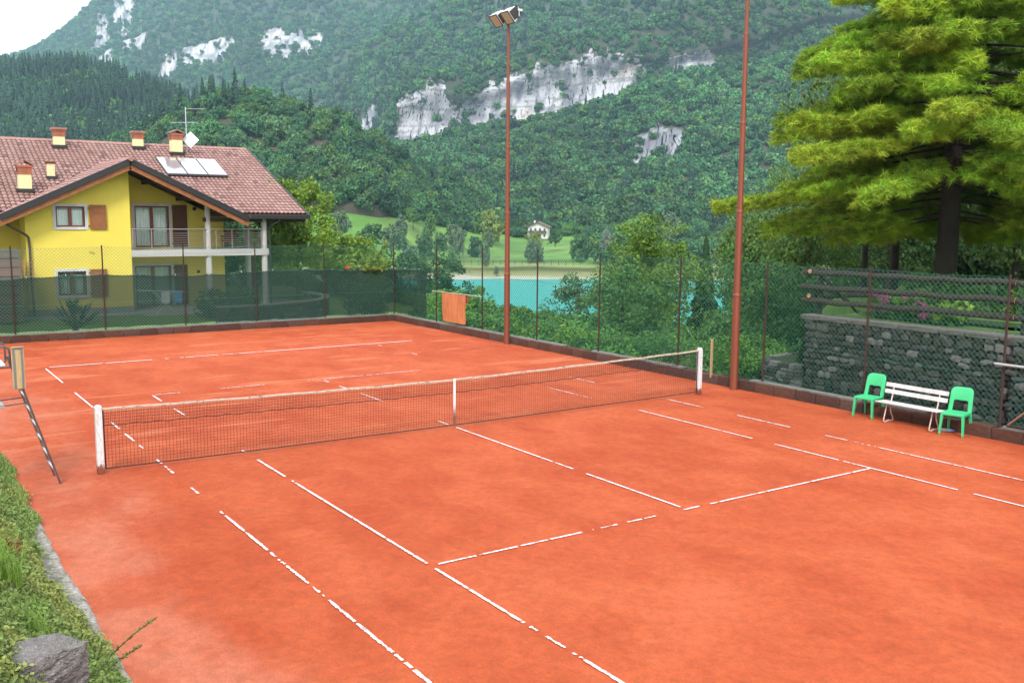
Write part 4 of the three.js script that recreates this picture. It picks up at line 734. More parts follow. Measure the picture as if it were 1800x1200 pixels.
  const ridge = []; for (let x = -8; x < 8.9; x += 0.36) ridge.push(new THREE.CylinderGeometry(0.11, 0.13, 0.4, 10, 1, false, 0, Math.PI).rotateZ(Math.PI / 2).rotateX(-Math.PI / 2).rotateX(Math.PI / 2).translate(x, 7.72, -38));
  for (let z = -28.85; z > -35; z -= 0.36) ridge.push(new THREE.CylinderGeometry(0.1, 0.12, 0.4, 10).rotateX(Math.PI / 2).translate(0.65, 6.48, z));
  const rt = part('ridge_tiles', ridge, mat([0.4, 0.2, 0.17], 0.75, { map: MOTTLE }), roof); rt.userData.kind = 'stuff';
  // dark verge, brown boards under it, gutters
  const V0 = -28.86;
  for (const s of [-1, 1]) {
    const e = 0.65 + s * 5.22; part('verge', [bar([0.65, 6.40, V0], [e, gab(e) - 0.06, V0], 0.07, 0.23), bar([0.65, 6.5, V0 - 0.02], [e, gab(e) + 0.05, V0 - 0.02], 0.12, 0.06)], BLACK, roof);
    part('bargeboard', bar([0.65, 6.16, V0 - 0.08], [e, gab(e) - 0.30, V0 - 0.08], 0.06, 0.24), WOODB, roof);
  }
  for (let k = 0; k < 3; k++) for (const s of [-1, 1]) { const x = 0.65 + s * (1.2 + k * 1.55); part('purlin', bx(x - 0.08, x + 0.08, gab(x) - 0.4, gab(x) - 0.2, -31.9, -28.98), SOFFIT, roof); }
  part('ridge_beam', bx(0.55, 0.75, 5.98, 6.24, -29.68, -28.98), WOODD, roof);
  part('eave_beam', bx(4.0, 9.0, 3.78, 3.98, -29.95, -29.75), SOFFIT, roof);
  part('gutter', [bx(5.8, 9.05, 3.93, 4.1, -29.42, -29.26)], BLACK, roof);
  part('gutter', [bx(-14, -4.5, 3.93, 4.1, -29.42, -29.26)], BLACK, roof);
  part('verge', [bar([9.02, 4.04, -29.35], [9.02, 7.65, -38], 0.08, 0.2)], BLACK, roof);
  part('downpipe', pipe([[7.5, 3.95, -29.34], [7.5, 3.86, -29.36], [7.12, 3.56, -29.55], [7.09, 3.4, -29.6], [7.09, 2.0, -29.6], [7.09, -0.4, -29.6]], 0.045, 50, 8), BLACK, house);
  part('downpipe', pipe([[-4.6, 3.95, -29.1], [-4.5, 3.8, -29.15], [-3.62, 3.26, -29.5], [-3.45, 3.12, -29.58], [-3.42, 2.9, -29.6], [-3.4, 1.5, -29.6], [-3.36, -0.3, -29.6]], 0.05, 60, 8), mat([0.06, 0.04, 0.035], 0.5), house);
  // chimneys
  const CHY = mat([0.68, 0.62, 0.34], 0.9, { map: stucco }), BRICK = mat([0.42, 0.14, 0.075], 0.9, { map: MOTTLE });
  function chimney(x, z, w, top, h0, kind) {
    const y = mainY(z), c = part('chimney', box(w, top - y - h0 + 0.4, w, x, (top - h0 + y - 0.4) / 2, z), CHY, house), t = top - h0;
    part('flashing', box(w + 0.16, 0.14, w + 0.2, x, y + 0.06, z + 0.03), BLACK, c);
    const rows = []; const n = Math.max(2, Math.round(h0 * 0.62 / 0.09)); for (let i = 0; i < n; i++) rows.push(box(w + 0.06 + (i === n - 1 ? 0.06 : 0), h0 * 0.62 / n - 0.014, w + 0.06 + (i === n - 1 ? 0.06 : 0), x, t + (i + 0.5) * h0 * 0.62 / n, z));
    part('brick_courses', [...rows, box(w + 0.02, h0 * 0.62, w + 0.02, x, t + h0 * 0.31, z)], BRICK, c);
    if (kind) part('flue_opening', box(0.02, h0 * 0.4, w * 0.5, x - w / 2 - 0.04, t + h0 * 0.35, z), BLACK, c);
    const ct = t + h0 * 0.62; if (kind < 2) part('tiled_cap', [bar([x - w * 0.72, ct + 0.02, z], [x, ct + h0 * 0.38, z], w * 1.35, 0.06), bar([x + w * 0.72, ct + 0.02, z], [x, ct + h0 * 0.38, z], w * 1.35, 0.06)], mat([0.36, 0.17, 0.14], 0.8, { map: MOTTLE }), c);
    else part('tiled_cap', box(w + 0.2, h0 * 0.2, w + 0.2, x, ct + h0 * 0.1, z), mat([0.36, 0.17, 0.14], 0.8, { map: MOTTLE }), c);
  }
  chimney(-0.85, -37.08, 0.48, 8.42, 0.52, 2); chimney(2.97, -37.39, 0.46, 8.46, 0.46, 2); chimney(4.75, -36.8, 0.54, 8.5, 0.5, 1); chimney(-3.2, -31.6, 0.5, 6.42, 0.62, 1); chimney(-1.9, -33.1, 0.3, 6.49, 0.12, 2);
  // solar collectors, lying on the tiles
  for (let k = 0; k < 3; k++) {
    const x0 = 3.42 + k * 1.01, sk = 0.0, s = part('solar_panel', [bar([x0 + 0.49, mainY(-33.55) + 0.2, -33.55], [x0 + 0.49 + sk, mainY(-35.7) + 0.2, -35.7], 0.985, 0.09)], mat([0.1, 0.1, 0.11], 0.5, { metalness: 0.5 }), house);
    part('glazing', bar([x0 + 0.49, mainY(-33.6) + 0.252, -33.6], [x0 + 0.49, mainY(-35.65) + 0.252, -35.65], 0.93, 0.012), new THREE.MeshPhysicalMaterial({ color: lin(0.5, 0.53, 0.56), roughness: 0.12, metalness: 0.6, clearcoat: 1, clearcoatRoughness: 0.05 }), s);
  }
  // aerial and dish
  const AL = mat([0.55, 0.56, 0.58], 0.4, { metalness: 0.6 });
  const an = part('aerial', rod([5.36, 7.3, -37.0], [5.36, 9.75, -37.0], 0.022), AL, house);
  part('aerial_boom', [rod([5.36, 9.66, -37], [6.3, 9.7, -37], 0.012), rod([4.62, 8.9, -37.1], [5.95, 8.98, -36.9], 0.012), ...Array.from({ length: 9 }, (_, i) => rod([5.5 + i * 0.09, 9.67 + i * 0.004, -37.12], [5.5 + i * 0.09, 9.67 + i * 0.004, -36.88], 0.006, 0.006, 4)), ...Array.from({ length: 6 }, (_, i) => rod([4.66 + i * 0.24, 8.9 + i * 0.015, -37.4], [4.66 + i * 0.24, 8.9 + i * 0.015, -36.7], 0.007, 0.007, 4))], AL, an);
  part('dish', rbox(0.62, 0.62, 0.05, 0, 0, 0, 0.06, 3).rotateZ(0.78).rotateY(-0.35).translate(5.46, 8.02, -36.6), mat([0.72, 0.72, 0.74], 0.5), an);

  // outside stair at the left edge
  const st = thing('stone_stair', 'stone-clad stair block with a reddish rail left of the yellow house', 'stair', [-4.5, -0.3, -28.4]);
  for (let i = 0; i < 8; i++) part('step', bx(-2.5, 0.55 - i * 0.02, 2.95 - (i + 1) * 0.36, 2.95 - i * 0.36 - 0.03, -1.2 - i * 0.02, 0.1 + i * 0.18), mat([0.15 + 0.03 * (i % 3), 0.125, 0.105], 0.9, { map: MOTTLE }), st);
  part('stair_rail', [rod([0.6, 1.2, 0.3], [0.6, 2.5, 0.3], 0.03), rod([0.95, 0.9, 0.35], [0.95, 2.5, 0.35], 0.03), ...[0, 1, 2, 3, 4, 5].map((i) => rod([0.5, 1.5 + i * 0.18, 0.32], [0.98, 1.5 + i * 0.18, 0.35], 0.014))], mat([0.3, 0.12, 0.055], 0.6), st);

  // things in the garden and on the balcony
  const wc = thing('wicker_armchair', 'brown wicker armchair on the balcony of the yellow house', 'chair', [5.55, 2.5, -31.0], -0.6);
  const WICK = mat([0.22, 0.12, 0.07], 0.9, { map: STREAK });
  part('seat', rbox(0.55, 0.14, 0.5, 0, 0.38, 0, 0.04), WICK, wc); part('backrest', rbox(0.55, 0.55, 0.1, 0, 0.68, -0.25, 0.05).rotateX(-0.15), WICK, wc); part('armrest', rbox(0.08, 0.08, 0.55, -0.3, 0.6, 0, 0.03), WICK, wc); part('armrest', rbox(0.08, 0.08, 0.55, 0.3, 0.6, 0, 0.03), WICK, wc);
  for (const [a, b] of [[-1, -1], [1, -1], [-1, 1], [1, 1]]) part('leg', rod([a * 0.26, 0, b * 0.22], [a * 0.28, 0.6, b * 0.24], 0.025), WICK, wc);
  const dr = thing('drying_rack', 'folding drying rack with a white and a blue cloth, behind the windscreen', 'drying rack', [1.75, -0.26, -28.4]);
  const RK = mat([0.6, 0.6, 0.62], 0.5);
  part('frame', [rod([-0.45, 0, -0.25], [0.45, 0.95, -0.25], 0.014), rod([0.45, 0, -0.25], [-0.45, 0.95, -0.25], 0.014), rod([-0.45, 0, 0.25], [0.45, 0.95, 0.25], 0.014), rod([0.45, 0, 0.25], [-0.45, 0.95, 0.25], 0.014), rod([-1.2, 1.05, -0.25], [0.9, 0.92, -0.25], 0.012), rod([-1.2, 1.05, 0.25], [0.9, 0.92, 0.25], 0.012), ...[0, 1, 2, 3, 4].map((i) => rod([-1.1 + i * 0.45, 1.04 - i * 0.03, -0.25], [-1.1 + i * 0.45, 1.04 - i * 0.03, 0.25], 0.006))], RK, dr);
  part('cloth', grid(6, 8, (u, v) => [-0.2 + u * 0.36, 0.96 - v * 0.5, 0.27 + 0.02 * Math.sin(u * 9)]), mat([0.6, 0.64, 0.68], 0.9, { side: THREE.DoubleSide }), dr);
  part('cloth', grid(6, 8, (u, v) => [0.35 + u * 0.34, 0.95 - v * 0.5, 0.27 + 0.02 * Math.sin(u * 8)]), mat([0.12, 0.3, 0.62], 0.9, { side: THREE.DoubleSide }), dr);
}
struct('patio', bx(0.75, 9.2, -0.42, -0.255, -33.4, -27.6), mat([0.40, 0.39, 0.37], 0.9, { map: withRepeat(MOTTLE, 0.4, 0.4) }));
struct('house_path', bx(-5, 0.74, -0.42, -0.262, -29.66, -28.5), mat([0.36, 0.36, 0.36], 0.9, { map: MOTTLE }));
// low curved garden wall seen through the windscreen
const STONES = [0, 1, 2, 3, 4, 5, 6].map((s) => boulder(400 + s, 1, 1, 1, 0.15, 3, 0.55));
const wallStone = [[0.12, 0.117, 0.11], [0.065, 0.066, 0.062], [0.045, 0.05, 0.045], [0.25, 0.245, 0.235], [0.07, 0.066, 0.05], [0.09, 0.09, 0.086]].map((c) => mat(c, 0.95, { map: withRepeat(MOTTLE, 1, 1), bumpMap: GRAIN, bumpScale: 0.03 }));
{
  const w = thing('garden_wall', 'low curved stone garden wall with pale coping, seen through the windscreen', 'wall'), R = rng(91);
  const cv = new THREE.CatmullRomCurve3([V(2.2, 0, -22.4), V(3.8, 0, -22.3), V(5.6, 0, -22.9), V(7.2, 0, -23.9), V(8.2, 0, -25.6), V(8.3, 0, -28)]);
  const L = cv.getLength(), N = 40;
  part('core', grid(N, 3, (u, v) => { const p = cv.getPointAt(u), t = cv.getTangentAt(u), o = [[-0.1, -0.5], [-0.1, 0.4], [0.1, 0.4], [0.1, -0.5]][Math.round(v * 3)]; return [p.x - t.z * o[0], o[1], p.z + t.x * o[0]]; }), mat([0.115, 0.11, 0.1], 1, { side: THREE.DoubleSide }), w);
  for (let r = 0; r < 4; r++) for (let s = R() * 0.1; s < L - 0.2;) { const l = 0.22 + 0.25 * R(), q = (s + l / 2) / L, p = cv.getPointAt(clamp(q)), t = cv.getTangentAt(clamp(q)), m = part('stone', STONES[(R() * 7) | 0], wallStone[[0, 0, 3, 5, 1][(R() * 5) | 0]], w); m.position.set(p.x, -0.3 + r * 0.185 + 0.09, p.z); m.rotation.y = Math.atan2(-t.z, t.x); m.scale.set(l - 0.015, 0.175, 0.28); s += l; }
  for (let i = 0; i < 12; i++) { const q = (i + 0.5) / 12, p = cv.getPointAt(q), t = cv.getTangentAt(q), m = part('coping', BLOCKS[i % 5], CAP, w); m.position.set(p.x, 0.45, p.z); m.rotation.y = Math.atan2(-t.z, t.x); m.scale.set(L / 12 - 0.01, 0.07, 0.38); }
}

// ---------------------------------------------------------------- right: stone wall, log fence, upper terrace
const terrY = (x, z) => { const d1 = z > 0.9 ? 0 : 0.9 - z, d2 = Math.hypot(Math.max(0, 15.5 - x), Math.max(0, -3.5 - z)), d = Math.min(d1, d2); return 1.8 - 2.6 * Math.max(0, d) + (fbm(x / 3, z / 3, 3, 401) - 0.5) * 0.15 * smooth(9.4, 11, x); };
struct('park_terrace', grid(90, 90, (u, v) => { const x = 9.32 + 45 * u * u, z = -16 + 46 * v; return [x, Math.max(terrY(x, z) - 6 * smooth(30, 54, x), -6), z]; }, (p) => [p[0] / 4, p[2] / 4]), mat([1, 1, 1], 1, { map: LAWN_TEX, bumpMap: GRAIN, bumpScale: 0.04 }));
struct('terrace_path', grid(4, 40, (u, v) => [10.15 + 0.9 * u, 1.83 + 0.03, 1.5 + 16 * v], (p) => [p[0], p[2]]), mat([0.13, 0.19, 0.035], 1, { map: LAWN_TEX }));
{
  const CAPW = mat([0.19, 0.18, 0.165], 0.95, { map: withRepeat(MOTTLE, 2, 2), bumpMap: GRAIN, bumpScale: 0.03 });
  const w = thing('stone_wall', 'tall rough stone retaining wall with flat capping behind the bench', 'wall'), R = rng(411);
  part('core', bx(9.12, 9.34, -0.8, 1.72, 0.95, 9.5), mat([0.115, 0.11, 0.098], 1, { map: MOTTLE, bumpMap: GRAIN, bumpScale: 0.05 }), w);
  for (let y = -0.25; y < 1.66;) {
    const h = 0.11 + 0.11 * R();
    for (let z = 0.88 + 0.1 * R(); z < 8.6;) {
      const l = (0.11 + 0.27 * R() * R() + 0.04) * (h > 0.19 ? 1.25 : 1), hh = h * (0.72 + 0.3 * R()), m = part('stone', STONES[(R() * 7) | 0], wallStone[(R() * 6) | 0], w);
      m.position.set(9.12 + 0.03 * R(), Math.min(y + h / 2 + (R() - 0.5) * 0.03, 1.66), z + l / 2); m.rotation.set((R() - 0.5) * 0.45, (R() < 0.5 ? Math.PI : 0) + (R() - 0.5) * 0.3, 0); m.scale.set(0.18 + 0.12 * R(), hh * (0.8 + 0.2 * R()), l * (0.78 + 0.16 * R())); z += l;
    }
    y += h * 0.93;
  }
  for (let z = 0.8; z < 9;) { const l = 0.5 + 0.5 * R(), m = part('capping_slab', BLOCKS[(R() * 5) | 0], CAPW, w); m.position.set(9.24, 1.755 + 0.012 * R(), z + l / 2); m.rotation.y = (R() - 0.5) * 0.02; m.scale.set(0.46 + 0.05 * R(), 0.1, l - 0.012); z += l; }
  for (let y = -0.3; y < 1.62;) { const h = 0.13 + 0.08 * R(); for (let x = 9.3; x < 11;) { const l = 0.2 + 0.25 * R(), m = part('stone', STONES[(R() * 7) | 0], wallStone[(R() * 6) | 0], w); m.position.set(x + l / 2, y + h / 2, 0.93); m.scale.set(l * 0.95, h * 0.95, 0.2); x += l; } y += h; }
  // short lower wall curving off towards the lake
  const s = thing('low_stone_wall', 'short low curved stone wall with a mossy top, beside the near red pole', 'wall');
  const cv = new THREE.CatmullRomCurve3([V(9.05, 0, 0.9), V(8.98, 0, 0.45), V(9.0, 0, 0.0), V(9.25, 0, -0.38), V(9.9, 0, -0.6), V(11, 0, -0.7)]), L = cv.getLength();
  part('core', grid(24, 3, (u, v) => { const p = cv.getPointAt(u), t = cv.getTangentAt(u), o = [[0.0, -0.6], [0.0, 0.55], [0.35, 0.55], [0.35, -0.6]][Math.round(v * 3)]; return [p.x - t.z * o[0], o[1], p.z + t.x * o[0]]; }), mat([0.115, 0.11, 0.098], 1, { side: THREE.DoubleSide }), s);
  for (let y = -0.3; y < 0.58;) { const h = 0.07 + 0.07 * R(); for (let q = 0; q < L - 0.1;) { const l = 0.12 + 0.22 * R(), t0 = clamp((q + l / 2) / L), p = cv.getPointAt(t0), t = cv.getTangentAt(t0), m = part('stone', STONES[(R() * 7) | 0], wallStone[[0, 3, 3, 0, 1, 4][(R() * 6) | 0]], s); m.position.set(p.x, y + h / 2, p.z); m.rotation.y = Math.atan2(-t.z, t.x); m.scale.set(l * 0.96, h * 0.95, 0.2 + 0.06 * R()); q += l; } y += h * 0.97; }
  part('earth_fill', grid(12, 10, (u, v) => { const x = 8.98 + 1.9 * u, z = -0.4 + 1.35 * v; return [x, 0.56 + 0.05 * fbm(x * 3, z * 3, 3, 5) + 0.05 * u, z]; }), mat([0.16, 0.15, 0.07], 1, { map: LAWN_TEX, side: THREE.DoubleSide }), s);
}
{
  const f = thing('log_fence', 'rustic fence of dark bark-covered logs on top of the stone wall', 'fence'), R = rng(421);
  const log = (a, b, r, name = 'rail') => { const n = 10, pts = []; for (let i = 0; i <= n; i++) { const t = i / n; pts.push([lerp(a[0], b[0], t) + (R() - 0.5) * 0.03, lerp(a[1], b[1], t) + (R() - 0.5) * 0.035, lerp(a[2], b[2], t)]); } const g = new THREE.TubeGeometry(new THREE.CatmullRomCurve3(pts.map((p) => V(...p))), 40, r, 9, false), p = g.attributes.position; for (let i = 0; i < p.count; i++) { const k = 1 + 0.0 * i; p.setXYZ(i, p.getX(i) + (HASH[(i * 37) & 65535] - 0.5) * r * 0.22, p.getY(i) + (HASH[(i * 91) & 65535] - 0.5) * r * 0.22, p.getZ(i)); } g.computeVertexNormals();
    const m = part(name, g, LOGM, f); for (const [e, d] of [[a, b], [b, a]]) { const dir = V(e[0] - d[0], e[1] - d[1], e[2] - d[2]).normalize(); const c = new THREE.CircleGeometry(r * 0.97, 10).applyQuaternion(new THREE.Quaternion().setFromUnitVectors(V(0, 0, 1), dir)).translate(e[0] + dir.x * 0.002, e[1] + dir.y * 0.002, e[2] + dir.z * 0.002); part('cut_end', c, mat([0.36, 0.22, 0.12], 0.9), m); } return m; };
  const LOGM = mat([0.05, 0.037, 0.029], 0.95, { map: withRepeat(STREAK, 3, 1), bumpMap: GRAIN, bumpScale: 0.04 });
  for (const [y, z0] of [[2.79, 0.62], [2.45, 0.58], [2.12, 0.62]]) { log([9.28, y, z0], [9.3, y + 0.03, 5.75], 0.066); log([9.32, y + 0.02, 5.6], [9.32, y + 0.06, 11], 0.066); }
  for (const [y, x1] of [[2.83, 13.5], [2.25, 13.2]]) log([9.2, y, 0.86], [x1, y - 0.15, 0.75], 0.06);
  for (const z of [1.02, 5.9]) log([9.4, 1.7, z], [9.4, 2.93, z + 0.02], 0.062, 'post');
  log([12.2, 1.4, 0.85], [12.2, 2.8, 0.85], 0.06, 'post');
  log([9.5, 2.72, 0.95], [11.0, 1.75, 0.95], 0.045, 'brace');
}
// hydrangea with pink heads, and a pale shrub beside it
{
  const h = thing('hydrangea_bush', 'hydrangea bush with pink flower heads above the stone wall', 'bush', [10.0, 1.8, 2.75]);
  part('foliage', crownGeo({ lobes: [[0, 0.25, 0, 0.45, 0.7], [-0.1, 0.3, 0.45, 0.36, 0.8], [0.1, 0.28, -0.4, 0.35, 0.8], [0, 0.2, 0.8, 0.3, 0.7]], n: 1500, size: 0.06, seed: 51, tint: 0.5, long: 1.5 }), leafMat(0.10, 0.2, 0.03), h);
  const pet = (seed) => crownGeo({ lobes: [[0, 0, 0, 0.11, 0.75]], n: 160, size: 0.02, seed, tint: 0.4, warm: 0.1, long: 1.1, hollow: 0.8 });
  [[-0.35, 0.58, -0.5], [-0.3, 0.52, -0.28], [-0.32, 0.46, -0.15], [-0.4, 0.26, -0.42], [-0.35, 0.24, -0.22], [-0.2, 0.52, 0.3], [-0.3, 0.44, 0.62], [-0.32, 0.38, 0.78], [-0.4, 0.2, 0.85]].forEach((p, i) => { const m = part('flower_head', pet(60 + i), leafMat(0.5, 0.14, 0.33, 0.2), h); m.position.set(...p); });
  const s = thing('pale_shrub', 'small yellow-green shrub right of the hydrangea above the stone wall', 'bush', [9.95, 1.8, 4.0]);
  part('foliage', crownGeo({ lobes: [[0, 0.2, 0, 0.36, 0.6], [0, 0.34, 0.22, 0.22, 0.9], [0, 0.36, -0.1, 0.2, 0.9]], n: 420, size: 0.075, seed: 71, tint: 0.4, long: 1.6 }), leafMat(0.2, 0.32, 0.05), s);
}
solo('hedge', 'long clipped dark green hedge behind the log fence', 'hedge', [crownGeo({ lobes: Array.from({ length: 26 }, (_, i) => [12.6 + 0.2 * Math.sin(i * 3), 2.2, 1.6 + i * 0.42, 0.62, 0.85]), n: 11000, size: 0.045, seed: 81, tint: 0.5 })], leafMat(0.055, 0.125, 0.025));

// ---------------------------------------------------------------- trees
const limb = (pts, r0, r1, seg = 10) => { const c = new THREE.CatmullRomCurve3(pts.map((p) => V(...p))), g = new THREE.TubeGeometry(c, seg, 1, 8, false), p = g.attributes.position, n = 9; for (let i = 0; i <= seg; i++) { const ctr = c.getPointAt(i / seg), r = lerp(r0, r1, i / seg); for (let k = 0; k < n; k++) { const q = i * n + k; p.setXYZ(q, ctr.x + (p.getX(q) - ctr.x) * r, ctr.y + (p.getY(q) - ctr.y) * r, ctr.z + (p.getZ(q) - ctr.z) * r); } } g.computeVertexNormals(); return g; };
// a broadleaf tree: base position, height to the top, crown radius
function leafTree({ name = 'lakeside_tree', label, category = 'tree', at, h, r, n = 9000, size = 0.075, color = [0.085, 0.16, 0.035], seed, lobes = 9, low = 0.2, hang = 0, long = 1.7, trunk = 0.1, lean = 0, bark = BARK, tall = 0.8, tr = 0.3, group }) {
  const R = rng(seed), t = thing(name, label, category, at, 0, group), L = [], limbs = [];
  const y0 = h * low;
  limbs.push(limb([[0, -0.4, 0], [lean * 0.3, h * 0.3, 0], [lean * 0.7, h * 0.6, 0.05 * h * (R() - 0.5)], [lean, h * 0.88, 0]], trunk, trunk * 0.2, 14));
  for (let i = 0; i < lobes; i++) {
    const f = (i + 0.5) / lobes, yy = lerp(y0 + r * 0.2, h - r * 0.35, f), prof = Math.sin(Math.PI * clamp(0.18 + 0.8 * (yy - y0) / (h - y0))), a = i * 2.4 + R() * 1.2, d = r * 0.62 * prof * (0.5 + 0.6 * R()), q = r * (0.46 + 0.26 * R()) * (0.7 + 0.4 * prof);
    const c = [lean * yy / h + Math.cos(a) * d, yy, Math.sin(a) * d]; L.push([...c, q, tall]);
    limbs.push(limb([[lean * yy / h * 0.8, Math.max(0.1, yy - d * 0.7 - 0.2), 0], [lerp(lean * yy / h, c[0], 0.5), yy - d * 0.3, c[2] * 0.5], [c[0] * 0.95, c[1] + q * 0.2, c[2] * 0.95]], trunk * 0.38, trunk * 0.08, 6));
  }
  part('trunk', limbs, bark, t);
  part('crown', crownGeo({ lobes: L, n, size, seed: seed + 1, tint: 0.55, warm: 0.3, hang, long, hollow: 0.35 }), leafMat(...color, tr), t);
  return t;
}
function bush(label, at, r, color, seed, n = 2600, size = 0.055, squash = 0.8) {
  const R = rng(seed), b = thing('bush', label, 'bush', at), L = [[0, r * 0.45, 0, r * 0.75, squash]];
  for (let i = 0; i < 6; i++) { const a = i * 1.05 + R(), d = r * (0.35 + 0.3 * R()); L.push([Math.cos(a) * d, r * (0.25 + 0.55 * R()), Math.sin(a) * d, r * (0.35 + 0.2 * R()), squash]); }
  part('stems', [0, 1, 2, 3].map((i) => limb([[0, -0.3, 0], [Math.cos(i * 1.6) * r * 0.2, r * 0.3, Math.sin(i * 1.6) * r * 0.2], [Math.cos(i * 1.6) * r * 0.45, r * 0.8, Math.sin(i * 1.6) * r * 0.45]], 0.03, 0.008, 5)), BARK, b);
  part('foliage', crownGeo({ lobes: L, n, size, seed, tint: 0.55, warm: 0.3, long: 1.8, hollow: 0.4 }), leafMat(...color), b); return b;
}
const LIME = [0.17, 0.27, 0.03], MID = [0.085, 0.19, 0.045], DARK = [0.04, 0.105, 0.035], GREY = [0.105, 0.18, 0.07], FRESH = [0.115, 0.25, 0.04];
leafTree({ label: 'light green tree beside the balcony end of the yellow house', at: [9.9, -0.6, -33.2], h: 7.0, r: 2.0, color: LIME, seed: 501, n: 12000, size: 0.09, lobes: 11, trunk: 0.12 });
leafTree({ label: 'spreading light green tree right of the yellow house, above the windscreen', at: [13.2, -0.8, -34.6], h: 4.1, r: 2.3, color: LIME, seed: 505, n: 12000, size: 0.09, lobes: 10, low: 0.1 });
leafTree({ label: 'dark green tree behind the right part of the windscreen', at: [16.8, -2.2, -38.5], h: 4.6, r: 2.8, color: DARK, seed: 509, n: 11000, size: 0.09, low: 0.02 });
leafTree({ label: 'dark green tree behind the corner of the windscreen', at: [20.0, -3.5, -36], h: 5.4, r: 2.0, color: DARK, seed: 513, n: 9000, size: 0.09, low: 0.02 });
leafTree({ label: 'dark green tree seen through the balcony of the yellow house', at: [9.6, -0.5, -46], h: 5.6, r: 2.4, color: DARK, seed: 517, n: 8000, size: 0.1, low: 0.02 });
leafTree({ label: 'green tree behind the balcony pillars of the yellow house', at: [12.5, -0.8, -44.5], h: 4.6, r: 2.4, color: MID, seed: 519, n: 8000, size: 0.1, low: 0.02 });
bush('big leafy bush behind the orange mat', [11.9, -1.25, -20.6], 2.2, FRESH, 521, 9000, 0.062);
bush('leafy bush right of the big bush behind the orange mat', [14.6, -2.6, -18.5], 2.2, FRESH, 525, 8000, 0.062);
leafTree({ label: 'rounded grey-green tree at the lake edge right of the far red pole', at: [20.2, -5.6, -22.0], h: 7.2, r: 1.9, color: GREY, seed: 531, n: 12000, size: 0.08, low: 0.1, lobes: 10 });
leafTree({ label: 'tall yellow-green tree behind the middle of the lake fence', at: [21.4, -5.0, -18.2], h: 9.6, r: 2.5, color: [0.13, 0.23, 0.03], seed: 535, n: 22000, size: 0.075, lobes: 15, low: 0.12 });
leafTree({ label: 'bushy green tree in front of the tall yellow-green one', at: [17.4, -4.0, -15.6], h: 6.4, r: 2.0, color: MID, seed: 539, n: 13000, size: 0.07, low: 0.05, lobes: 10 });
leafTree({ label: 'feathery pale green tree left of the near red pole', at: [21.8, -4.4, -12.6], h: 9.2, r: 2.1, color: [0.115, 0.2, 0.05], seed: 543, n: 16000, size: 0.07, low: 0.1, hang: 0.5, lobes: 13 });
leafTree({ label: 'bushy tree behind the near red pole', at: [19.0, -3.3, -9.4], h: 6.6, r: 2.2, color: MID, seed: 547, n: 14000, size: 0.07, low: 0.04, hang: 0.3, lobes: 10 });
leafTree({ label: 'airy pale green tree right of the near red pole', at: [22.0, -2.5, -9.6], h: 9.4, r: 2.7, color: [0.12, 0.21, 0.045], seed: 551, n: 18000, size: 0.07, hang: 0.6, low: 0.08, lobes: 13 });
leafTree({ label: 'rear green tree left of the slender dark conifer', at: [26.5, -6.5, -23.5], h: 9.6, r: 2.8, color: GREY, seed: 555, n: 12000, size: 0.09, low: 0.05, lobes: 10 });
leafTree({ label: 'rear pale tree right of the slender dark conifer', at: [28.5, -6.0, -16.5], h: 10.0, r: 3.0, color: [0.11, 0.2, 0.06], seed: 557, n: 13000, size: 0.09, low: 0.05, lobes: 11 });
leafTree({ label: 'rear tree behind the airy pale one, above the low stone wall', at: [27.5, -3.5, -11], h: 11, r: 3.0, color: MID, seed: 559, n: 13000, size: 0.09, low: 0.05, lobes: 11 });
leafTree({ label: 'shrubby tree just above the low curved stone wall', at: [15.6, -2.0, -5.4], h: 4.6, r: 1.9, color: [0.08, 0.17, 0.04], seed: 553, n: 11000, size: 0.065, low: 0.02, lobes: 9 });
{ // dark conifer by the lake
  const t = thing('conifer', 'slender dark conifer between the leafy trees behind the net post', 'tree', [25, -5.4, -18.2]);
  part('trunk', limb([[0, -0.3, 0], [0, 4, 0], [0, 8, 0]], 0.14, 0.02), BARK_DARK, t);
  part('crown', spruceGeo(31, 9000, 0.011).scale(8.6, 8.6, 8.6), leafMat(0.028, 0.075, 0.028), t);
}
// bushes just beyond the lake fence
const BL = ['first', 'second', 'third', 'fourth', 'fifth', 'sixth', 'seventh', 'eighth', 'ninth', 'tenth'];
[[9.9, -13.2, 0.9], [10.1, -11.3, 0.95], [10.0, -9.0, 1.0], [10.4, -7.0, 1.15], [10.3, -5.0, 1.1], [11.6, -5.6, 1.3], [10.3, -3.3, 1.05], [10.0, -1.75, 1.15], [12.4, -3.0, 1.5], [13.6, -8.6, 1.6]].forEach(([x, z, r], i) => bush(`low green bush behind the lake fence, ${BL[i]} from the orange mat`, [x, landY(x, z) - 0.12 * r + (i === 7 ? 0.25 : -0.1), z], r, [FRESH, MID, FRESH, MID, [0.07, 0.17, 0.05]][i % 5], 560 + i * 3, 3200 + 1200 * r, 0.042));

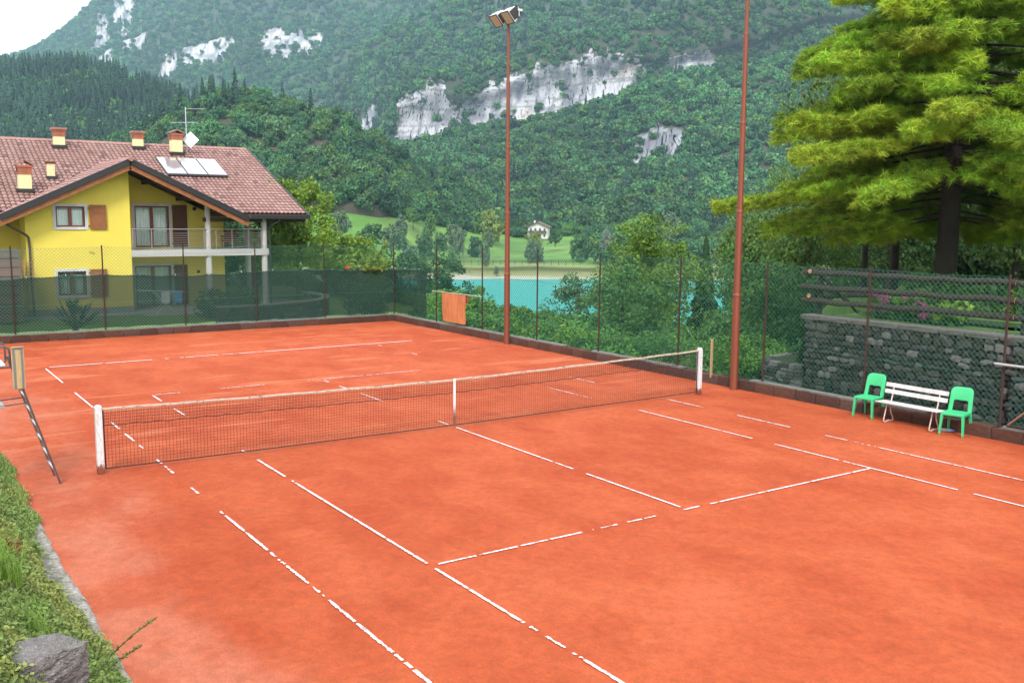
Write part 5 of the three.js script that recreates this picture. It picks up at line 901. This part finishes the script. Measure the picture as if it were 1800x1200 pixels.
// the great soft-needled conifer on the terrace
{
  const t = thing('great_conifer', 'huge yellow-green conifer with layered drooping boughs on the terrace at right', 'tree', [13.9, 1.75, 1.35]), R = rng(601), H = 15;
  part('trunk', limb([[0, -0.4, 0], [0.02, 3, 0.03], [-0.05, 7, 0], [0.08, 11, 0.05], [0, H, 0]], 0.30, 0.05, 26), BARK_DARK, t);
  const boughs = [], tufts = [], toCam = Math.atan2(15.863 - 1.35, -9.387 - 13.9);
  for (let k = 0; k < 215; k++) {
    const tone0 = 0.75 + 0.5 * R(), yel0 = R();
    const y = 2.3 + 10.1 * Math.pow((k + 0.5 * R()) / 215, 1.1), a = k * 2.39996 + R() * 0.7, len = Math.min(5.7 - 0.48 * (y - 3.2), 3.0 + 2.2 * (y - 2.2)) * (0.6 + 0.5 * R()), rise = 0.10 - 0.2 * R() - 0.012 * (10 - y), droop = 0.35 + 0.5 * R(), off = Math.abs(((a - 2.584 + 9.42478) % 6.28319) - 3.14159); if (len < 0.5 || (y < 3.7 && off < 1.15)) continue;
    const P = (s) => { const d = len * s; return [Math.cos(a) * d + 0.15 * Math.sin(s * 5 + k), y + d * rise - droop * s * s * len * 0.2 + 0.16 * len * Math.max(0, s - 0.7), Math.sin(a) * d + 0.15 * Math.cos(s * 4 + k)]; };
    boughs.push(limb([P(0), P(0.33), P(0.66), P(1)], 0.02 + 0.004 * len, 0.006, 8));
    const nt = Math.round(len * 9);
    for (let i = 0; i < nt; i++) {
      const s = 0.34 + 0.68 * (i + R()) / nt, b = P(Math.min(s, 1)), side = i % 2 ? 1 : -1, wl = (0.25 + 1.0 * (1.05 - s) * 0.85 * Math.min(1, len / 4)) * (0.6 + 0.6 * R()), ta = a + side * (0.75 + 0.35 * R());
      const m = 2 + Math.round(wl * 5);
      const base = b; if (wl > 0.5 && R() < 0.25) boughs.push(limb([base, [base[0] + Math.cos(ta) * wl * 0.5, base[1] + 0.02, base[2] + Math.sin(ta) * wl * 0.5], [base[0] + Math.cos(ta) * wl, base[1] - 0.06 * wl, base[2] + Math.sin(ta) * wl]], 0.014, 0.005, 3));
      for (let q = 0; q < m; q++) {
        const w = wl * (q + 0.6 * R() + 0.2) / m, tone = tone0 * (0.75 + 0.5 * R()), ylw = 0.5 * R() + 0.5 * yel0;
        tufts.push({ p: [base[0] + Math.cos(ta) * w + (R() - 0.5) * 0.1, base[1] - 0.16 * w * w + 0.1 - 0.36 * R(), base[2] + Math.sin(ta) * w + (R() - 0.5) * 0.1], s: [0.8 + 0.5 * R(), 0.8 + 0.4 * R(), 0.8 + 0.5 * R()], t: R() * 6.28, rx: (R() - 0.5) * 0.9, rz: (R() - 0.5) * 0.9, c: [tone * (0.7 + 0.5 * ylw), tone, tone * 0.9], g: (R() * 3) | 0 });
      }
    }
  }
  const bm = part('boughs', boughs, BARK_DARK, t);
  const tuft = (seed) => { // spray of fine needles
    const r = rng(seed), pos = [];
    for (let i = 0; i < 44; i++) { const a = r() * 6.283, e = (r() - 0.5) * 1.7, L = 0.13 + 0.09 * r(), d = V(Math.cos(a) * Math.cos(e), Math.sin(e), Math.sin(a) * Math.cos(e)), s = V(r() - 0.5, r() - 0.5, r() - 0.5).cross(d).normalize().multiplyScalar(0.006 + 0.004 * r()), o = [(r() - 0.5) * 0.1, (r() - 0.5) * 0.06, (r() - 0.5) * 0.1]; pos.push(o[0] - s.x, o[1] - s.y, o[2] - s.z, o[0] + s.x, o[1] + s.y, o[2] + s.z, o[0] + d.x * L, o[1] + d.y * L - 0.02, o[2] + d.z * L); }
    const g = new THREE.BufferGeometry(); g.setAttribute('position', new THREE.Float32BufferAttribute(pos, 3)); g.computeVertexNormals(); return g;
  };
  const NEEDLE = new THREE.MeshPhysicalMaterial({ color: lin(0.29, 0.41, 0.035), roughness: 0.75, side: THREE.DoubleSide, transmission: 0.3, thickness: 0, specularIntensity: 0.3 });
  scatter('needle_sprays', '', '', tufts, [1, 2, 3].map(tuft), NEEDLE, t);
  console.log('tufts', tufts.length);
}
// trees behind it in the park
leafTree({ name: 'park_tree', label: 'dark-trunked airy tree left of the great conifer, behind the log fence', at: [17.2, 1.7, -2.4], h: 9, r: 2.6, color: [0.09, 0.15, 0.03], seed: 651, n: 14000, size: 0.07, low: 0.3, hang: 0.5, trunk: 0.16, bark: BARK_DARK });
leafTree({ name: 'park_tree', label: 'thin-trunked airy tree just behind the left end of the log fence', at: [19.3, 1.5, -5.0], h: 9, r: 2.8, color: [0.10, 0.17, 0.035], seed: 655, n: 15000, size: 0.07, low: 0.2, hang: 0.6, trunk: 0.12, bark: BARK_DARK });
leafTree({ name: 'park_tree', label: 'tall airy tree seen behind the trunk of the great conifer', at: [22.5, 1.3, -1.5], h: 10, r: 3.2, color: [0.10, 0.17, 0.04], seed: 659, n: 17000, size: 0.075, low: 0.12, hang: 0.5, trunk: 0.15, bark: BARK_DARK });
leafTree({ name: 'park_tree', label: 'airy tree right of the great conifer trunk, far back in the park', at: [23.5, 1.3, 3.4], h: 10, r: 3.2, color: [0.10, 0.165, 0.035], seed: 663, n: 17000, size: 0.075, low: 0.1, hang: 0.4, trunk: 0.14, bark: BARK_DARK });
leafTree({ name: 'park_tree', label: 'rear tree filling the gap between the park trunks', at: [28, 0.6, -4], h: 11, r: 3.8, color: [0.085, 0.16, 0.045], seed: 667, n: 12000, size: 0.08, low: 0.05, trunk: 0.15 });
leafTree({ name: 'park_tree', label: 'rear tree at the right edge behind the hedge', at: [28.5, 0.4, 6.5], h: 12, r: 4.2, color: [0.075, 0.14, 0.035], seed: 671, n: 12000, size: 0.08, low: 0.05, trunk: 0.15 });
leafTree({ name: 'park_tree', label: 'rear tree left of the park trees above the lake', at: [27, -1.8, -9.5], h: 10, r: 3.2, color: [0.09, 0.17, 0.05], seed: 675, n: 11000, size: 0.08, low: 0.1, trunk: 0.15 });
leafTree({ name: 'park_tree', label: 'broad-leaved dark tree whose branches enter at the right edge', at: [14.9, 1.75, 6.9], h: 8.5, r: 3.0, color: [0.04, 0.11, 0.025], seed: 679, n: 8000, size: 0.10, low: 0.22, trunk: 0.2, bark: BARK_DARK });

// ---------------------------------------------------------------- single trees round the far meadows: x, y, z, crown width, height, kind
const farTints = [farLeaf(0.055, 0.13, 0.045), farLeaf(0.085, 0.18, 0.05), farLeaf(0.10, 0.16, 0.085), farLeaf(0.035, 0.09, 0.045), farLeaf(0.17, 0.23, 0.05), farLeaf(0.16, 0.2, 0.16)];
const ragged = (s) => { const R = rng(s * 77), o = []; for (let i = 0; i < 13; i++) { const f = i / 13, a = i * 2.4 + R(), d = (0.15 + 0.55 * R()) * Math.sin(Math.PI * (0.2 + 0.72 * f)); o.push([Math.cos(a) * d, 0.12 + 0.85 * f * (0.85 + 0.25 * R()), Math.sin(a) * d, 0.22 + 0.2 * R() * (1.1 - f), 0.8]); } return o; };
const FAR_CROWN = [11, 12, 13, 14].map((s) => crownGeo({ lobes: ragged(s), n: 1900, size: 0.06, seed: s * 5, tint: 0.5, warm: 0.2, long: 1.4 }));
const FAR_TRUNK = limb([[0, -0.3, 0], [0.02, 0.4, 0], [0, 1, 0]], 0.06, 0.02, 6);
for (const [i, [x, y, z, w, h, k, label]] of [
  [159, 7.3, -338, 8.1, 11.3, 0, 'largest round dark green tree at the top edge of the left meadow'],
  [155, 8.9, -344, 5.0, 9.1, 3, 'slim dark tree at the top of the left meadow, left of the largest round one'],
  [172, 6.5, -334, 9.6, 11.0, 0, 'broad dark tree at the forest edge above the right end of the left meadow'],
  [168, 1.2, -316, 4.8, 7.0, 1, 'small round tree standing alone on the right part of the left meadow'],
  [155, -1.9, -301, 6.2, 6.2, 2, 'grey-green bushy tree at the lower edge of the left meadow'],
  [171, -3.4, -307, 5.2, 9.5, 1, 'upright leafy tree at the right end of the left meadow'],
  [182, -6.5, -308, 9.3, 7.5, 2, 'wide low tree between the two meadows'],
  [214, -5.5, -331, 11.1, 12.1, 4, 'yellowish broad tree left of the far white house'],
  [171, -9.0, -301, 6.8, 6.8, 0, 'dark bushy tree at the left end of the lakeside meadow'],
  [171, -10.8, -286, 4.7, 10.7, 2, 'tall grey-green poplar at the left of the lakeside meadow'],
  [179, -10.1, -288, 6.3, 6.7, 3, 'dark round tree behind the tall grey-green poplar'],
  [192, -8.1, -299, 4.4, 7.4, 2, 'small grey tree in front of the yellowish broad tree'],
  [161, -13.7, -275, 5.1, 6.7, 1, 'small tree with a thin trunk on the lake bank, left of the red pole'],
  [172, -13.3, -270, 4.4, 9.2, 2, 'thin airy tree on the lake bank just left of the red pole'],
  [172, -15.5, -263, 2.0, 3.3, 2, 'tiny round grey tree by the water left of the red pole'],
  [186, -13.3, -262, 5.2, 10.4, 2, 'grey-green tree on the lake bank right of the red pole'],
  [189, -13.8, -262, 4.8, 9.6, 2, 'right-hand tree of the grey-green pair right of the red pole'],
  [217, -6.8, -304, 6.9, 5.1, 4, 'yellow-green rounded shrub below the far white house'],
  [225, -5.9, -301, 6.0, 5.1, 0, 'round dark shrub tree right of the far white house'],
  [202, -12.9, -255, 8.1, 12.1, 0, 'dark broad tree at the right end of the lakeside meadow'],
  [228, -9.9, -272, 6.5, 8.7, 5, 'silvery grey tree right of the lakeside meadow'],
  [285, -0.6, -357, 11.1, 9.4, 0, 'dark tree on the rise behind the lakeside meadow'],
  [299, 1.4, -348, 13.8, 13.8, 0, 'large dark tree at the forest foot behind the yellow-green tree'],
  [329, 0.4, -315, 10.8, 13.0, 3, 'grey-brown bare-looking tree left of the near red pole'],
  [284, -4.3, -296, 10.9, 9.9, 2, 'grey-green tree left of the small upper meadow'],
  [158, -9.8, -289, 8.1, 8.1, 0, 'dark tree at the lake bank just above the windscreen corner'],
  [150, -13.1, -285, 8.8, 6.8, 2, 'bushy tree by the water behind the windscreen corner'],
  [105, -3.2, -222, 7.7, 5.2, 0, 'dark bushy tree below the left meadow'],
  [94, -0.3, -217, 6.8, 5.3, 2, 'bushy tree below the left end of the left meadow'],
  [107, -4.5, -214, 7.5, 6.0, 2, 'grey-green tree below the right part of the left meadow'],
].entries()) {
  const t = thing('meadow_tree', label, 'tree', [x, y, z], i * 1.7, 'trees round the far meadows'), m = part('crown', FAR_CROWN[i % 4], farTints[k], t), b = part('trunk', FAR_TRUNK, BARK, t);
  const thin = h > w * 1.35; m.scale.set(w * 0.68, h * (thin ? 0.72 : 0.95), w * 0.68); m.position.y = h * (thin ? 0.22 : 0.08); b.scale.set(w * 0.5, h * 0.8, w * 0.5); b.position.y = -0.2;
}
{ // white house across the lake
  const h = thing('far_house', 'small white house with brown roof and balconies across the lake', 'house', [253.2, -5.2, -352.9], -0.75), WH = mat([0.62, 0.6, 0.57], 0.9), BR = mat([0.19, 0.11, 0.085], 0.85, { map: MOTTLE }), DK = mat([0.08, 0.06, 0.05], 0.8);
  const s = new THREE.Shape([[-4.6, 0], [4.6, 0], [4.6, 5.6], [0, 7.6], [-4.6, 5.6]].map((q) => new THREE.Vector2(...q)));
  part('wall', new THREE.ExtrudeGeometry(s, { depth: 9, bevelEnabled: false }).translate(0, 0, -9), WH, h);
  const rf = part('roof', [bar([-5.6, 5.35, -4.2], [0, 7.85, -4.2], 10.8, 0.25), bar([5.6, 5.35, -4.2], [0, 7.85, -4.2], 10.8, 0.25)], BR, h);
  part('chimney', box(0.7, 1.4, 0.7, -1.8, 7.8, -3), WH, rf);
  for (const y of [0.7, 3.4]) for (const x of [-3.2, -1.1, 1.1, 3.2]) { const w = part('window', box(0.9, 1.3, 0.08, x, y + 0.8, 0.03), DK, h); part('pane', box(0.7, 1.1, 0.03, x, y + 0.8, 0.09), mat([0.06, 0.07, 0.08], 0.2), w); }
  for (const y of [2.9]) { const b = part('balcony', box(8.6, 0.18, 1.1, 0, y, 0.55), DK, h); part('balustrade', box(8.6, 0.8, 0.08, 0, y + 0.5, 1.08), DK, b); }
  part('door', box(1, 2, 0.08, 0, 1, 0.04), mat([0.2, 0.1, 0.05], 0.7), h);
}
// low fence along the lake meadow
{
  const f = thing('meadow_fence', 'low dark rail fence along the lake edge of the far meadow', 'fence'), A = V(147, -11.4, -282), B = V(196, -11.2, -247);
  for (const y of [0.5, 1.0]) part('rail', rod([A.x, A.y + y, A.z], [B.x, B.y + y, B.z], 0.07, 0.07, 5), BARK, f);
  for (let i = 0; i <= 24; i++) { const p = A.clone().lerp(B, i / 24); part('post', rod([p.x, p.y - 0.6, p.z], [p.x, p.y + 1.2, p.z], 0.09, 0.09, 5), BARK, f); }
}

// ---------------------------------------------------------------- left: concrete edge, planted bank, boulder
const bankY = (x, z) => { const d = -7.92 - x; return 0.03 + Math.max(0, d) * (1.22 + 0.25 * (fbm(x * 1.3, z * 0.7, 3, 701) - 0.5)) + 0.1 * (fbm(x * 2.2, z * 2.2, 3, 705) - 0.5); };
const EDGE_TEX = colorTex(512, 512, (i, j) => { const n = tfbm(i / 512, j / 512, 6, 715, 6), g = tfbm(i / 512, j / 512, 50, 719, 3), m = tfbm(i / 512, j / 512, 9, 723, 5); let c = mix3([0.17, 0.15, 0.125], [0.36, 0.335, 0.3], n); c = mix3(c, [0.5, 0.48, 0.45], smooth(0.62, 0.8, g)); c = mix3(c, [0.06, 0.055, 0.045], smooth(0.4, 0.25, g) * 0.6); return mix3(c, [0.09, 0.12, 0.04], smooth(0.55, 0.68, m) * 0.7); });
struct('concrete_edge', grid(14, 700, (u, v) => { const z = lerp(-18, 14, v), x = lerp(-8.15, -7.66 + 0.07 * (fbm(z * 1.7, 2, 3, 711) - 0.5) + 0.035 * (fbm(z * 14, 6, 3, 716) - 0.5), u); return [x, 0.045 + (fbm(x * 3, z * 2, 3, 713) - 0.5) * 0.03 + (fbm(x * 16, z * 16, 3, 718) - 0.5) * 0.02 - (u > 0.99 ? 0.06 : 0), z]; }, (p) => [p[0] / 0.9, p[2] / 0.9]), mat([1, 1, 1], 0.95, { map: EDGE_TEX, bumpMap: GRAIN, bumpScale: 0.02 }));
struct('bank', grid(40, 160, (u, v) => { const z = lerp(-22, 18, v), x = lerp(-13.5, -7.86, u); return [x, bankY(x, z) - 0.04, z]; }, (p) => [p[0], p[2]]), mat([0.12, 0.11, 0.055], 1, { map: LAWN_TEX, bumpMap: GRAIN, bumpScale: 0.05 }));
{
  const R = rng(721), list = [];
  const sprig = (seed) => { const r = rng(seed), pos = [], col = []; for (let i = 0; i < 44; i++) { const a = r() * 6.283, d = 0.1 * Math.sqrt(r()), y = 0.015 + 0.085 * r() * (1.1 - d * 6), s = 0.005 + 0.006 * r(), c = V(Math.cos(a) * d, y, Math.sin(a) * d), n = V(r() - 0.5, r() * 0.8, r() - 0.5).normalize(), b = V(r() - 0.5, r() - 0.5, r() - 0.5).cross(n).normalize(), e = n.clone().cross(b), m = 0.7 + 0.6 * r(); pos.push(...c.clone().addScaledVector(b, -s * 1.6).toArray(), ...c.clone().addScaledVector(e, s).toArray(), ...c.clone().addScaledVector(b, s * 1.6).toArray(), ...c.clone().addScaledVector(b, -s * 1.6).toArray(), ...c.clone().addScaledVector(b, s * 1.6).toArray(), ...c.clone().addScaledVector(e, -s).toArray()); for (let q = 0; q < 6; q++) col.push(m, m, m * 0.9); } const g = new THREE.BufferGeometry(); g.setAttribute('position', new THREE.Float32BufferAttribute(pos, 3)); g.setAttribute('color', new THREE.Float32BufferAttribute(col, 3)); g.computeVertexNormals(); return g; };
  for (let i = 0; i < 30000; i++) {
    const z = -8 + 21 * R(), over = 0.42 * fbm(z * 0.9, 4, 3, 731) * (z < 1.5 ? 1.35 : 1) - (z > 3.2 && z < 6.6 ? 0.2 * smooth(0.35, 0.6, fbm(z * 2.1, 9, 3, 737)) : 0.0), x = -8.05 + over - 2.2 * Math.pow(R(), 1.4), p = fbm(x * 1.4, z * 1.1, 4, 735); if (x < -10.2) continue;
    const y = x > -7.95 ? 0.05 : bankY(x, z), far = z < 2 ? 1 : 0, s = (0.7 + 0.9 * R()) * (x > -7.9 ? 0.75 : 1);
    list.push({ p: [x, y - 0.01 + 0.05 * R() * p, z], s: [s, s * (0.6 + 0.6 * R()), s], t: R() * 6.28, rx: (R() - 0.5) * 0.5, rz: (R() - 0.5) * 0.5 + 0.4, c: mix3([0.75, 0.85, 0.7], p > 0.52 ? [1.25, 1.15, 0.75] : [0.8, 1.0, 0.6], R()), g: (R() * 3) | 0 });
  }
  scatter('ground_cover', 'grey-green small-leaved ground cover spilling over the concrete edge on the left bank', 'ground cover', list, [1, 2, 3].map(sprig), leafMat(0.25, 0.3, 0.13));
  // grass
  const blade = (seed, n, L, spread) => { const r = rng(seed), pos = []; for (let i = 0; i < n; i++) { const a = r() * 6.283, o = [Math.cos(a) * spread * r(), 0, Math.sin(a) * spread * r()], ta = r() * 6.283, l = L * (0.6 + 0.6 * r()), bend = 0.2 + 0.6 * r(), w = 0.004 + 0.002 * r(), px = -Math.sin(ta) * w, pz = Math.cos(ta) * w; let prev = null; for (let k = 0; k <= 4; k++) { const t = k / 4, d = l * bend * t * t, y = l * t * (1 - 0.3 * bend * t), q = 1 - t * 0.92, c = [o[0] + Math.cos(ta) * d, y, o[2] + Math.sin(ta) * d], A = [c[0] - px * q, c[1], c[2] - pz * q], B = [c[0] + px * q, c[1], c[2] + pz * q]; if (prev) pos.push(...prev[0], ...prev[1], ...B, ...prev[0], ...B, ...A); prev = [A, B]; } } const g = new THREE.BufferGeometry(); g.setAttribute('position', new THREE.Float32BufferAttribute(pos, 3)); g.computeVertexNormals(); return g; };
  const GRASS = new THREE.MeshPhysicalMaterial({ color: lin(0.17, 0.33, 0.02), roughness: 0.6, side: THREE.DoubleSide, transmission: 0.35, thickness: 0 });
  const GRASS2 = new THREE.MeshPhysicalMaterial({ color: lin(0.13, 0.30, 0.02), roughness: 0.6, side: THREE.DoubleSide, transmission: 0.35, thickness: 0 });
  const clump = (label, x, z, L, m, seed, n, sp) => { const g = thing('grass_clump', label, 'grass', [x, bankY(x, z) - 0.03, z]); part('blades', blade(seed, n, L, sp), m, g); part('root_crown', boulder(seed, sp * 1.2, 0.1, sp * 1.2, 0.2, 3, 0.2), mat([0.1, 0.09, 0.05], 1), g); };
  clump('dense bright green grass tuft at the left edge, above the boulder', -8.52, 3.8, 0.42, GRASS2, 741, 420, 0.22);
  clump('tall yellow-green grass tuft at the left edge just behind the boulder', -8.68, 7.0, 0.5, GRASS, 743, 260, 0.26);
  clump('loose long grass tuft beside the boulder, at the lower left', -8.5, 7.8, 0.34, GRASS, 745, 150, 0.2);
  // dry fern fronds
  const fr = thing('dry_frond', 'withered brown fern frond among the ground cover at the left edge', 'frond', [-8.42, bankY(-8.42, 5.2), 5.2]);
  part('leaflets', crownGeo({ lobes: [[0, 0.08, 0, 0.14, 0.5], [0.1, 0.1, 0.15, 0.1, 0.5]], n: 130, size: 0.035, seed: 751, long: 3 }), leafMat(0.25, 0.13, 0.05, 0.2), fr); part('stem', pipe([[-0.1, 0, -0.1], [0, 0.1, 0], [0.15, 0.13, 0.2]], 0.006, 10, 5), BARK, fr);
  // boulder with a crack, lower left corner
  const bo = thing('boulder', 'grey speckled boulder split by a crack in the lower left corner', 'rock', [-8.6, 1.05, 9.25], 0.5);
  const stoneTex = colorTex(512, 512, (i, j) => { const n = tfbm(i / 512, j / 512, 8, 761, 6), s = tfbm(i / 512, j / 512, 60, 767, 2); let c = mix3([0.12, 0.105, 0.10], [0.27, 0.25, 0.24], n); if (s > 0.72) c = mix3(c, [0.5, 0.48, 0.46], (s - 0.72) * 4); if (s < 0.26) c = mix3(c, [0.05, 0.045, 0.04], 0.6); return c; });
  const BO = mat([1, 1, 1], 0.95, { map: stoneTex, bumpMap: GRAIN, bumpScale: 0.03 });
  const chunk = (seed, w, h, d) => { const g = boulder(seed, w, h, d, 0.07, 10, 0.72), p = g.attributes.position; for (let i = 0; i < p.count; i++) { const k = 1 + 0.1 * (fbm(p.getX(i) * 7 + 3, p.getY(i) * 7 + p.getZ(i) * 5, 4, seed) - 0.5); p.setXYZ(i, p.getX(i) * k, p.getY(i) * k, p.getZ(i) * k); } return toCreasedNormals(g, 0.7); };
  part('upper_piece', chunk(771, 0.5, 0.3, 0.36).rotateZ(-0.06).translate(0, 0.05, 0), BO, bo);
  part('lower_piece', chunk(773, 0.6, 0.4, 0.42).rotateZ(-0.2).translate(-0.12, -0.25, 0.22), BO, bo);
  // pebbles of the bank
  const pb = thing('pale_stone', 'small pale stone lying in the grass behind the boulder', 'rock', [-8.36, bankY(-8.36, 6.4) + 0.06, 6.4]); part('body', chunk(775, 0.12, 0.12, 0.1), mat([0.5, 0.5, 0.5], 0.9, { map: stoneTex }), pb);
  // long twig reaching over the clay
  const tw = thing('trailing_twig', 'leafy trailing twig reaching over the clay at the bottom left', 'twig', [-7.95, 0.2, 7.5]);
  const leafRow = (pts, n, seed) => { const c = new THREE.CatmullRomCurve3(pts.map((p) => V(...p))), r = rng(seed), L = []; for (let i = 0; i < n; i++) { const p = c.getPointAt((i + 0.5) / n); L.push([p.x, p.y + 0.004, p.z, 0.02, 0.8]); } return crownGeo({ lobes: L, n: n * 7, size: 0.011, seed, long: 1.6 }); };
  const T1 = [[0, 0, 0], [0.15, 0.13, -0.02], [0.32, 0.23, -0.06], [0.52, 0.31, -0.12]], T2 = [[0.02, -0.02, 0.05], [0.16, 0.06, 0.03], [0.36, 0.14, 0.0]], T3 = [[-0.05, 0, 0], [0.0, 0.1, 0], [0.05, 0.22, -0.02]];
  for (const [k, T] of [T1, T2, T3].entries()) { const s = part('stem', pipe(T, 0.004, 16, 5), BARK, tw); part('leaves', leafRow(T, 24, 781 + k), leafMat(0.15, 0.2, 0.06), s); }
}
// palm and shrubs behind the windscreen
{
  const p = thing('dwarf_palm', 'dark spiky dwarf palm behind the windscreen in front of the yellow house', 'palm', [-3.05, -0.3, -22]), R = rng(801);
  part('stem', limb([[0, -0.1, 0], [0, 0.3, 0]], 0.12, 0.1, 3), BARK, p);
  for (let k = 0; k < 54; k++) { const a = k * 2.4, e = 0.1 + 1.25 * R(), L = 0.45 + 0.4 * R(), c = [Math.cos(a) * Math.cos(e) * L, 0.3 + Math.sin(e) * L, Math.sin(a) * Math.cos(e) * L], pos = []; for (let i = 0; i < 15; i++) { const b = (i / 14 - 0.5) * 2.6, l = 0.42 * (1 - 0.25 * Math.abs(b)), d = V(Math.cos(a + b * 0.8) * Math.cos(e), Math.sin(e) + 0.35 * Math.cos(b) - 0.25, Math.sin(a + b * 0.8) * Math.cos(e)).normalize(), s = V(0, 1, 0).cross(d).normalize().multiplyScalar(0.018); pos.push(c[0] - s.x, c[1], c[2] - s.z, c[0] + s.x, c[1], c[2] + s.z, c[0] + d.x * l, c[1] + d.y * l, c[2] + d.z * l); } const g = new THREE.BufferGeometry(); g.setAttribute('position', new THREE.Float32BufferAttribute(pos, 3)); g.computeVertexNormals(); const f = part('frond', g, mat([0.03, 0.07, 0.035], 0.7, { side: THREE.DoubleSide }), p); part('stalk', rod([0, 0.25, 0], c, 0.01, 0.007, 5), BARK, f); }
  bush('garden shrub behind the windscreen, in front of the balcony pillar', [3.1, -0.3, -25.5], 1.0, DARK, 811, 2200, 0.06, 1.1);
  bush('garden shrub behind the windscreen, left of the curved garden wall', [4.6, -0.3, -26.4], 0.9, DARK, 815, 2000, 0.06, 1.2);
  bush('dark garden shrub behind the right part of the windscreen', [8.9, -0.4, -22.8], 1.2, DARK, 819, 2600, 0.06, 1.1);
  // climbing vine at the fence corner
  const v = thing('climbing_vine', 'yellow-green vine climbing the corner post of the fence with an orange flower', 'vine', [7.6, 0, -18.45]);
  const stem = [[-0.9, 1.6, 0], [-0.6, 2.2, 0.02], [-0.2, 2.55, 0], [0.1, 2.9, -0.02], [0.2, 3.2, 0]];
  part('stem', pipe(stem, 0.012, 24, 5), BARK, v);
  const cv = new THREE.CatmullRomCurve3(stem.map((q) => V(...q))), L = []; for (let i = 0; i < 12; i++) { const q = cv.getPointAt(0.25 + 0.75 * i / 12); L.push([q.x, q.y, q.z, 0.2 * (1 - i / 18), 0.9]); } L.push([-1.3, 2.15, 0.05, 0.26, 0.5], [-0.7, 2.1, 0.05, 0.34, 0.6], [-0.1, 2.12, 0.05, 0.3, 0.6], [0.2, 2.3, 0, 0.16, 1]);
  part('leaves', crownGeo({ lobes: L, n: 900, size: 0.055, seed: 821, tint: 0.5, long: 1.3 }), leafMat(0.19, 0.27, 0.05), v);
  part('flower', crownGeo({ lobes: [[-1.55, 2.1, 0.12, 0.075, 0.9]], n: 60, size: 0.035, seed: 825, tint: 0.2, warm: 0.05, long: 1.1 }), leafMat(0.75, 0.09, 0.02, 0.2), v);
}

console.log('forest', FOREST_COUNT.join(' '));
renderer.render(scene, camera);
